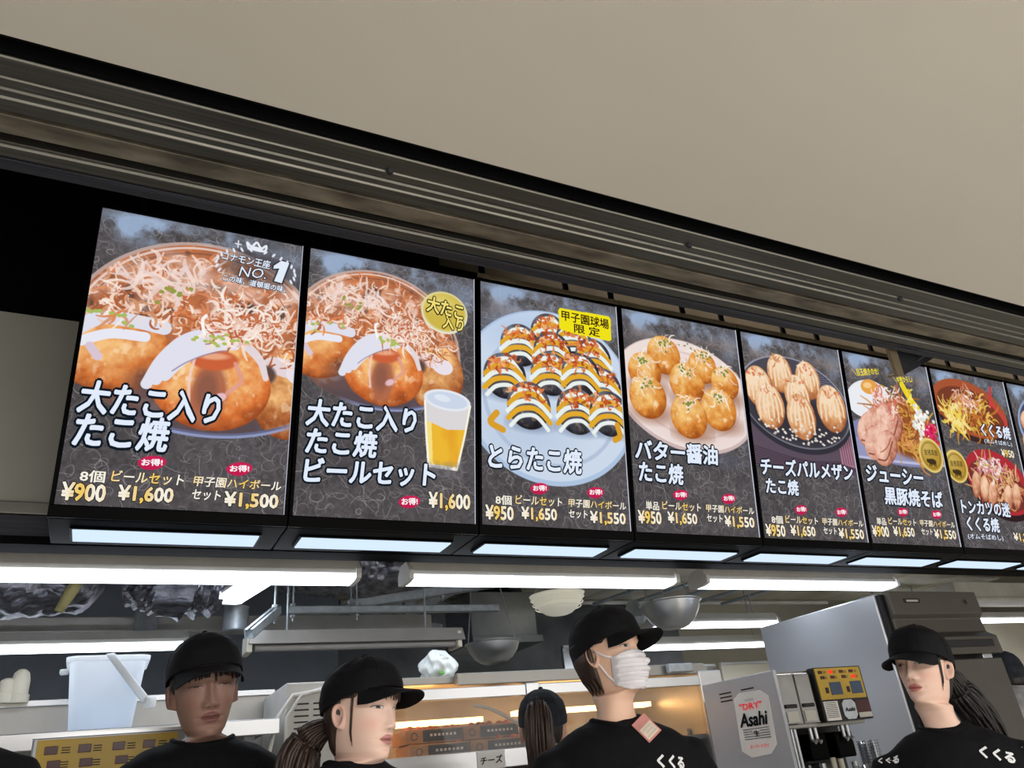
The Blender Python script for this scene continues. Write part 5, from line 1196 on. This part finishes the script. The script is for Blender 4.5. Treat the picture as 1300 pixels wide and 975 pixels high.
    def ponytail(s, m, root, pts, rad, strands=26, seed=1, spread=.8):
        """hair tail from the band: a core and many single locks"""
        rr = random.Random(seed); P = [Vector(p) for p in [root]+pts]; b = MB()
        def crv(P, n=22):
            q = [P[0]*2-P[1]]+P+[P[-1]*2-P[-2]]; o = []
            for i in range(1, len(q)-2):
                for k in range(n//(len(P)-1)+1):
                    t = k/(n//(len(P)-1)+1); a, b_, c, d = q[i-1:i+3]; o.append(.5*((2*b_)+(c-a)*t+(2*a-5*b_+4*c-d)*t*t+(3*b_-a-3*c+d)*t**3))
            return o+[P[-1]]
        cv = crv(P); n = len(cv); prof = [rad*(.42+.75*math.sin(min(1, (i/n)*1.9)*math.pi/2))*(1 if i < n*.62 else max(.10, 1-((i/n-.62)/.38)**1.6)) for i in range(n)]
        b.tube(cv, [q*.86 for q in prof], 16)
        strands = int(strands*2.2)
        for k in range(strands):
            a = 6.283*k/strands+rr.random()*.3; ph = rr.random()*6; e = .86+.14*rr.random(); pts2 = []; rs = []
            for i in range(n):
                d = (cv[min(i+1, n-1)]-cv[max(i-1, 0)]).normalized(); u = d.orthogonal().normalized(); w2 = d.cross(u)
                r2 = prof[i]*e*(1+.10*math.sin(i*.5+ph)); pts2.append(cv[i]+(u*math.cos(a+.02*i)+w2*math.sin(a+.02*i))*r2); rs.append(max(.0012, prof[i]*.13))
            e2 = max(3, int(n*(.82+.18*rr.random()))); b.tube(pts2[:e2], rs[:e2-1]+[.0008], 5)
        return b.build('ponytail', M[m], s.o, smooth=True)
    def lock(s, b, P, r): b.tube([s.hx(p) for p in P], r, 6)
    def shirt(s, m='cloth', wide=1., name='t_shirt', sleeve=.30, neck=.066):
        b = MB(); n = 40
        rg = [(-.062, neck-.004, .062, 0), (-.072, .082, .069, 0), (-.086, .120*wide, .078, 0), (-.104, .160*wide, .088, 0), (-.130, .190*wide, .098, 0), (-.17, .200*wide, .110, 0), (-.25, .190*wide, .124, 0), (-.38, .174*wide, .122, 0), (-.52, .170*wide, .120, 0), (-.68, .185*wide, .130, 0)]
        for z, a, d, _ in rg: b.v += [s.bx((a*np.sign(math.cos(t))*abs(math.cos(t))**.9, d*math.sin(t)+.012, z+.006*math.cos(2*t)*(1 if z > -.1 else 0))) for t in [2*math.pi*k/n for k in range(n)]]
        b.f = [(i*n+k, i*n+(k+1) % n, (i+1)*n+(k+1) % n, (i+1)*n+k) for i in range(len(rg)-1) for k in range(n)]+[tuple((len(rg)-1)*n+k for k in range(n)), tuple(range(n))]; b.m = [0]*len(b.f)
        for sx in (-1, 1): b.tube([s.bx((sx*.150*wide, .012, -.155)), s.bx((sx*.182*wide, .013, -.165)), s.bx((sx*.215*wide, .014, -.25)), s.bx((sx*.235*wide, .016, -.16-sleeve))], [.045, .062, .066, .064], 20)
        ob = b.build(name, M[m], s.o, smooth=True)
        r = ob.modifiers.new('remesh', 'REMESH'); r.mode = 'VOXEL'; r.voxel_size = .009; r.use_smooth_shade = True
        sm = ob.modifiers.new('smooth', 'SMOOTH'); sm.factor = .6; sm.iterations = 8
        tx = bpy.data.textures.new('folds', 'CLOUDS'); tx.noise_scale = .11; tx.noise_depth = 2
        d = ob.modifiers.new('folds', 'DISPLACE'); d.texture = tx; d.strength = .016; d.mid_level = .5; d.texture_coords = 'GLOBAL'
        c = MB(); c.tube([s.bx(((neck+.002)*math.cos(t), .064*math.sin(t)+.010, -.066+.005*math.cos(2*t)-.010*(math.sin(t) < 0)*abs(math.sin(t)))) for t in [2*math.pi*k/36 for k in range(37)]], .0075, 8); c.build('collar', M[m], ob, smooth=True)
        s.sh_o = ob; return ob
    def lower(s, m='trouser'):
        fl = -s.H-s.up
        b = MB(); b.tube([s.bx((0, .012, -.60)), s.bx((0, .012, -.78))], [.165, .16], 24)
        for sx in (-1, 1): b.tube([s.bx((sx*.085, .015, -.72)), s.bx((sx*.09, .012, (-.74+fl)/2)), s.bx((sx*.097, .032, fl+.06))], [.098, .080, .064], 18)
        b.build('trousers', M[m], s.o, smooth=True)
        for sx in (-1, 1):
            z0 = s.pos.z; c = MB(); f0 = s.bx((sx*.105, .06, 0)); f1 = s.bx((sx*.112, -.15, 0))
            c.tube([(f0.x, f0.y, .045), (f0.x*.6+f1.x*.4, f0.y*.6+f1.y*.4, .047), (f1.x*.8+f0.x*.2, f1.y*.8+f0.y*.2, .036), (f1.x, f1.y, .028)], [.042, .046, .036, .022], 14); c.build('shoe', M['shoe'], s.o, smooth=True)
    def print_on(s, txt, px, py, h, rot=0, m='print', width=None, view=None):
        """lettering laid onto the cloth of the shirt around the point that shows at (px, py)"""
        dg = bpy.context.evaluated_depsgraph_get(); dg.update(); ev = s.sh_o.evaluated_get(dg); me = ev.to_mesh(); mw = Matrix.Translation(s.org)
        bv = BVHTree.FromPolygons([mw @ v.co for v in me.vertices], [tuple(p.vertices) for p in me.polygons]); ev.to_mesh_clear()
        d = ray(px, py).normalized(); hit, nm, _, _ = bv.ray_cast(CAM, d)
        if hit is None: print('NO HIT', txt); return
        nm = nm if nm.dot(d) < 0 else -nm; ux = Vector((0, 0, 1)).cross(nm).normalized(); uz = nm.cross(ux)
        a = math.radians(rot); U = ux*math.cos(a)+uz*math.sin(a); V = -ux*math.sin(a)+uz*math.cos(a)
        v, f = text_mesh(txt, .05, .1); lo, hi = v.min(0), v.max(0); k = h/(hi[1]-lo[1]); v = (v-(lo+hi)/2)*k
        out = []
        for x, y in v:
            q = hit+U*x+V*y; h2, n2, _, _ = bv.ray_cast(q+nm*.05, -nm, .2); out.append((h2 if h2 else q)+nm*.0025)
        me2 = bpy.data.meshes.new('shirt_print'); me2.from_pydata([q-s.org for q in out], [], f); me2.materials.append(M[m])
        o = bpy.data.objects.new('shirt_print', me2); C.objects.link(o); o.parent = s.sh_o
        return o

def under(px, py, Y, dz=0.): p = atY(px, py, Y); p.z += dz; return p
# 1. the man facing the hall, far left
p1 = Person('person', 'young man in black cap and black shirt facing the hall, eyes cast down', under(258, 934, 2.25), 4, 7, -5, byaw=-4, up=.055, lean=.03, skin=(154, 120, 107), lips=(128, 82, 78), lid=.72, wide=1.0, scale=1.04)
p1.cap_on(rim=.158, tilt=.01, down=.10, blen=.066, sag=.030)
p1.shell(lambda A, Z: -.003+.010*smooth01((np.abs(A)-1.25)/.25)*smooth01((Z-.085-.03*np.cos(A))/.03), lambda A, Z: (np.abs(A) > 1.2) & (Z > .075) & (Z < .20), 'hair', M['hair_black'])
b = MB()
for i in range(30):
    a = -1.05+2.1*i/29; rr = random.Random(i); x, y, z = [[float(q[0]) for q in head_xyz(np.array([a+da]), np.array([zz]), 1., 0)] for da, zz in ((0, .185), (.02, .165), (.05*rr.uniform(-1, 1.6), .122+.014*rr.random()))]
    p1.lock(b, [(q[0]*1.04, q[1]*1.05, q[2]) for q in (x, y, z)], [.006, .0065, .0015])
b.build('fringe', M['hair_black'], p1.o, smooth=True)
p1.shirt(wide=1.08); p1.lower()
# 2. the girl with brown ponytail, looking right
p2 = Person('person', 'girl in black cap with brown ponytail, in side view looking right beside the man', under(452, 966, 1.92), 34, 4, 3, byaw=20, up=.06, scale=.95, skin=(236, 202, 186), lips=(188, 124, 124), wide=.97, lid=.2)
p2.cap_on(rim=.158, tilt=.012, down=.0, blen=.072)
zlim = lambda A: .078-.080*smooth01((np.abs(A)-1.62)/.95)
hairback = lambda A, Z: -.004+.012*smooth01((np.abs(A)-1.62)/.22)*smooth01((Z-zlim(A))/.035)
p2.shell(hairback, lambda A, Z: (np.abs(A) > 1.55) & (Z > zlim(A)-.002) & (Z < .21), 'hair', M['hair_brown'])
p2.shell(lambda A, Z: -.004+.009*smooth01((np.abs(A)-.9)/.3)*smooth01((Z-.125)/.02), lambda A, Z: (np.abs(A) > .8) & (np.abs(A) < 1.8) & (Z > .12) & (Z < .20), 'side_hair', M['hair_brown'])
b = MB()
for i in range(26):
    a = -.75+1.5*i/25; rr = random.Random(i+50); q3 = [[float(q[0]) for q in head_xyz(np.array([a+da]), np.array([zz]), .97, 0)] for da, zz in ((0, .18), (.03, .155), (.10*rr.uniform(-1, 1), .128+.012*rr.random()))]
    p2.lock(b, [(q[0]*1.04, q[1]*1.05-.001, q[2]) for q in q3], [.003, .003, .0008])
for sx in (-1, 1):
    for j in range(2): q3 = [[float(q[0]) for q in head_xyz(np.array([sx*(1.15+.05*j+da)]), np.array([zz]), .97, 0)] for da, zz in ((0, .16), (.02, .11), (.06, .06), (.02, .03+.01*j))]; p2.lock(b, [(q[0]*1.05, q[1]*1.04, q[2]) for q in q3], [.0016, .0016, .0014, .0006])
b.build('fringe', M['hair_brown'], p2.o, smooth=True)
rt = p2.hx((0, .100, .085)); p2.ponytail('hair_brown', rt, [rt+Vector((-.055, .030, -.045)), rt+Vector((-.075, .022, -.14)), rt+Vector((-.070, .0, -.28))], .040, 30, 2)
MB().sphere(rt+Vector((-.012, .012, -.006)), .017, .017, .014, 14).build('hair_band', M['rubber'], p2.o, smooth=True)
p2.shirt(wide=.95); p2.lower()
# 3. the masked worker
p3 = Person('person', 'worker in black cap and white face mask with pink badge, looking right', under(779, 882, 1.95), 26, -2, 2, byaw=-12, skin=(232, 192, 168), wide=1.0, lid=.1, scale=1.0)
p3.cap_on(rim=.150, tilt=.012, down=-.04, blen=.074)
p3.shell(lambda A, Z: -.004+.014*smooth01((np.abs(A)-1.72)/.25)*smooth01((Z-.0)/.04)*(1-.3*smooth01((Z-.10)/.08)), lambda A, Z: (np.abs(A) > 1.62) & (Z > -.005) & (Z < .20), 'hair', M['hair_black'])
p3.shell(lambda A, Z: -.004+.010*smooth01((np.abs(A)-1.0)/.25)*smooth01((Z-.115)/.03), lambda A, Z: (np.abs(A) > .9) & (np.abs(A) < 1.8) & (Z > .11) & (Z < .19), 'side_hair', M['hair_black'])
b = MB()
for sx in (-1, 1):
    for j in range(12):
        a0 = 1.75+.09*j; q3 = [[float(q[0]) for q in head_xyz(np.array([sx*(a0+da)]), np.array([zz]), 1., 0)] for da, zz in ((0, .14), (.02, .09), (.0, .045), (-.10, .0+.006*(j % 3)))]
        p3.lock(b, [(q[0]*1.10, q[1]*1.07+.002, q[2]) for q in q3], [.007, .009, .008, .002])
b.build('hair_locks', M['hair_brown'], p3.o, smooth=True)
mk = lambda A, Z: .010+.016*np.exp(-(A/.42)**2)*smooth01((Z-.0)/.05)*smooth01((.105-Z)/.03)-.010*smooth01((np.abs(A)-.75)/.3)+.0022*np.sign(np.sin(Z*2*math.pi/.022))*smooth01((.9-np.abs(A))/.2)
p3m = p3.shell(mk, lambda A, Z: (Z < .104-.020*np.clip(np.abs(A)-.25, 0, 9)/.8) & (Z > .0+.030*np.clip(np.abs(A)-.4, 0, 9)), 'face_mask', M['mask'], zs=np.linspace(-.008, .108, 90), az=np.linspace(-.98, .98, 90), thick=.0015)
for sx in (-1, 1):
    for z0, z1 in ((.086, .112), (.026, .085)):
        q3 = [[float(q[0]) for q in head_xyz(np.array([sx*aa]), np.array([zz]), 1., 0)] for aa, zz in ((.93, z0), (1.2, z0*.75+z1*.25), (1.45, z0*.3+z1*.7), (1.62, z1))]
        b = MB(); p3.lock(b, [(q[0]*1.03, q[1]*1.03, q[2]) for q in q3], .0030); b.build('ear_loop', M['mask'], p3m, smooth=True)
p3.shirt(wide=1.05); p3.lower()
# pink badge pinned on the chest
dg = bpy.context.evaluated_depsgraph_get()
def badge(P, px, py, w2, h2, rot):
    dg = bpy.context.evaluated_depsgraph_get(); dg.update(); ev = P.sh_o.evaluated_get(dg); me = ev.to_mesh()
    bv = BVHTree.FromPolygons([v.co+P.org for v in me.vertices], [tuple(q.vertices) for q in me.polygons]); ev.to_mesh_clear()
    d = ray(px, py).normalized(); hit, nm, _, _ = bv.ray_cast(CAM, d)
    if hit is None: print('no badge hit'); return
    nm = nm if nm.dot(d) < 0 else -nm; nm = (nm*.5-d*.5).normalized(); ux = Vector((0, 0, 1)).cross(nm).normalized(); uz = nm.cross(ux); a = math.radians(rot)
    U = ux*math.cos(a)+uz*math.sin(a); V = -ux*math.sin(a)+uz*math.cos(a); c = hit+nm*.012
    q = lambda u, v, e=0: c+U*u*w2+V*v*h2+nm*e
    b = MB(); b.hexa(q(-.5, -.5), q(.5, -.5), q(.5, .5), q(-.5, .5), -nm*.003); o = b.build('name_badge', M['tagpink'], P.o, bevel=.001); lab(o, 'pink name badge set askew')
    b = MB(); b.hexa(q(-.42, -.42, .001), q(.42, -.42, .001), q(.42, .12, .001), q(-.42, .12, .001), -nm*.001); b.build('badge_card', M['tagwhite'], o)
    b = MB()
    for i, (a0, a1) in enumerate(((-.3, .3), (-.2, .25), (-.34, .34))): b.hexa(q(a0, .02-i*.15, .0015), q(a1, .02-i*.15, .0015), q(a1, -.03-i*.15, .0015), q(a0, -.03-i*.15, .0015), -nm*.0005)
    b.build('badge_print', M['board'], o)
badge(p3, 820, 926, .050, .062, 36)
p3.print_on('くくる', 853, 967, .034, -8)
# 4. the girl seen from behind
p4 = Person('person', 'woman seen from behind with a dark ponytail through her cap, before the warming case', under(694, 968, 2.40), 147, 4, -2, byaw=150, skin=(222, 180, 160), wide=.97, scale=.93)
p4.cap_on('capgrey', rim=.150, tilt=.005, down=.1, blen=.070)
p4.shell(lambda A, Z: -.004+.013*smooth01((np.abs(A)-1.85)/.2)*smooth01((Z-.035)/.05), lambda A, Z: (np.abs(A) > 1.8) & (Z > .03) & (Z < .21), 'hair', M['hair_black'])
rt = p4.hx((0, .112, .140)); hv = (p4.HR @ Vector((0, 1, 0))); p4.ponytail('hair_brown', rt, [rt+hv*.045+Vector((0, 0, .012)), rt+hv*.060+Vector((0, 0, -.08)), rt+hv*.045+Vector((.0, 0, -.19)), rt+hv*.03+Vector((0, 0, -.30))], .034, 28, 4)
p4.shirt(wide=.92); p4.lower()
# 5. the girl looking left
p5 = Person('person', 'girl in black cap with long dark ponytail looking left beside the refrigerator', under(1190, 894, 1.76), -80, -4, 2, byaw=-40, skin=(234, 198, 180), lips=(196, 112, 112), wide=.97, lid=.35)
p5.cap_on(rim=.146, tilt=.004, down=.22, blen=.074)
p5.shell(hairback, lambda A, Z: (np.abs(A) > 1.55) & (Z > zlim(A)-.002) & (Z < .21), 'hair', M['hair_black'])
p5.shell(lambda A, Z: -.004+.010*smooth01((np.abs(A)-.95)/.25)*smooth01((Z-.110)/.03), lambda A, Z: (np.abs(A) > .85) & (np.abs(A) < 1.8) & (Z > .10) & (Z < .20), 'side_hair', M['hair_black'])
b = MB()
for sx in (-1, 1):
    for j in range(3): q3 = [[float(q[0]) for q in head_xyz(np.array([sx*(1.10+.04*j+da)]), np.array([zz]), .97, 0)] for da, zz in ((0, .15), (.02, .11), (.10, .07), (.12, .035+.01*j))]; p5.lock(b, [(q[0]*1.05, q[1]*1.04, q[2]) for q in q3], [.0020, .0018, .0015, .0006])
b.build('side_locks', M['hair_black'], p5.o, smooth=True)
rt = p5.hx((0, .100, .105)); p5.ponytail('hair_black', rt, [rt+Vector((.060, .02, -.03)), rt+Vector((.13, .03, -.10)), rt+Vector((.19, .03, -.19)), rt+Vector((.24, .02, -.28))], .040, 30, 6)
p5.shirt(wide=1.0); p5.lower(); p5.print_on('くくる', 1266, 958, .036, -18); p5.print_on('くくる', 1128, 966, .022, -10)
# 6. partly seen figure at the right edge
p6 = Person('person', 'person in dark cap and grey jacket turned away, cut off at the right edge', under(1294, 884, 2.75), 165, 12, 0, byaw=170, skin=(214, 176, 156), scale=1.0, up=.11)
p6.cap_on('capgrey', rim=.140, tilt=.03, down=.2); p6.shell(lambda A, Z: -.004+.014*smooth01((np.abs(A)-1.3)/.2)*smooth01((Z-.005)/.05), lambda A, Z: (np.abs(A) > 1.2) & (Z > .0) & (Z < .21), 'hair', M['hair_black'])
p6.shirt('jacket', 1.05, 'jacket', .42); p6.lower()
# 7. shoulder at the lower left corner
p7 = Person('person', 'person at the lower left corner with only a black sleeved shoulder in view', under(-165, 850, 1.5), 20, 0, 0, byaw=10, skin=(214, 176, 156))
p7.cap_on(); p7.shirt(wide=1.05); p7.lower()
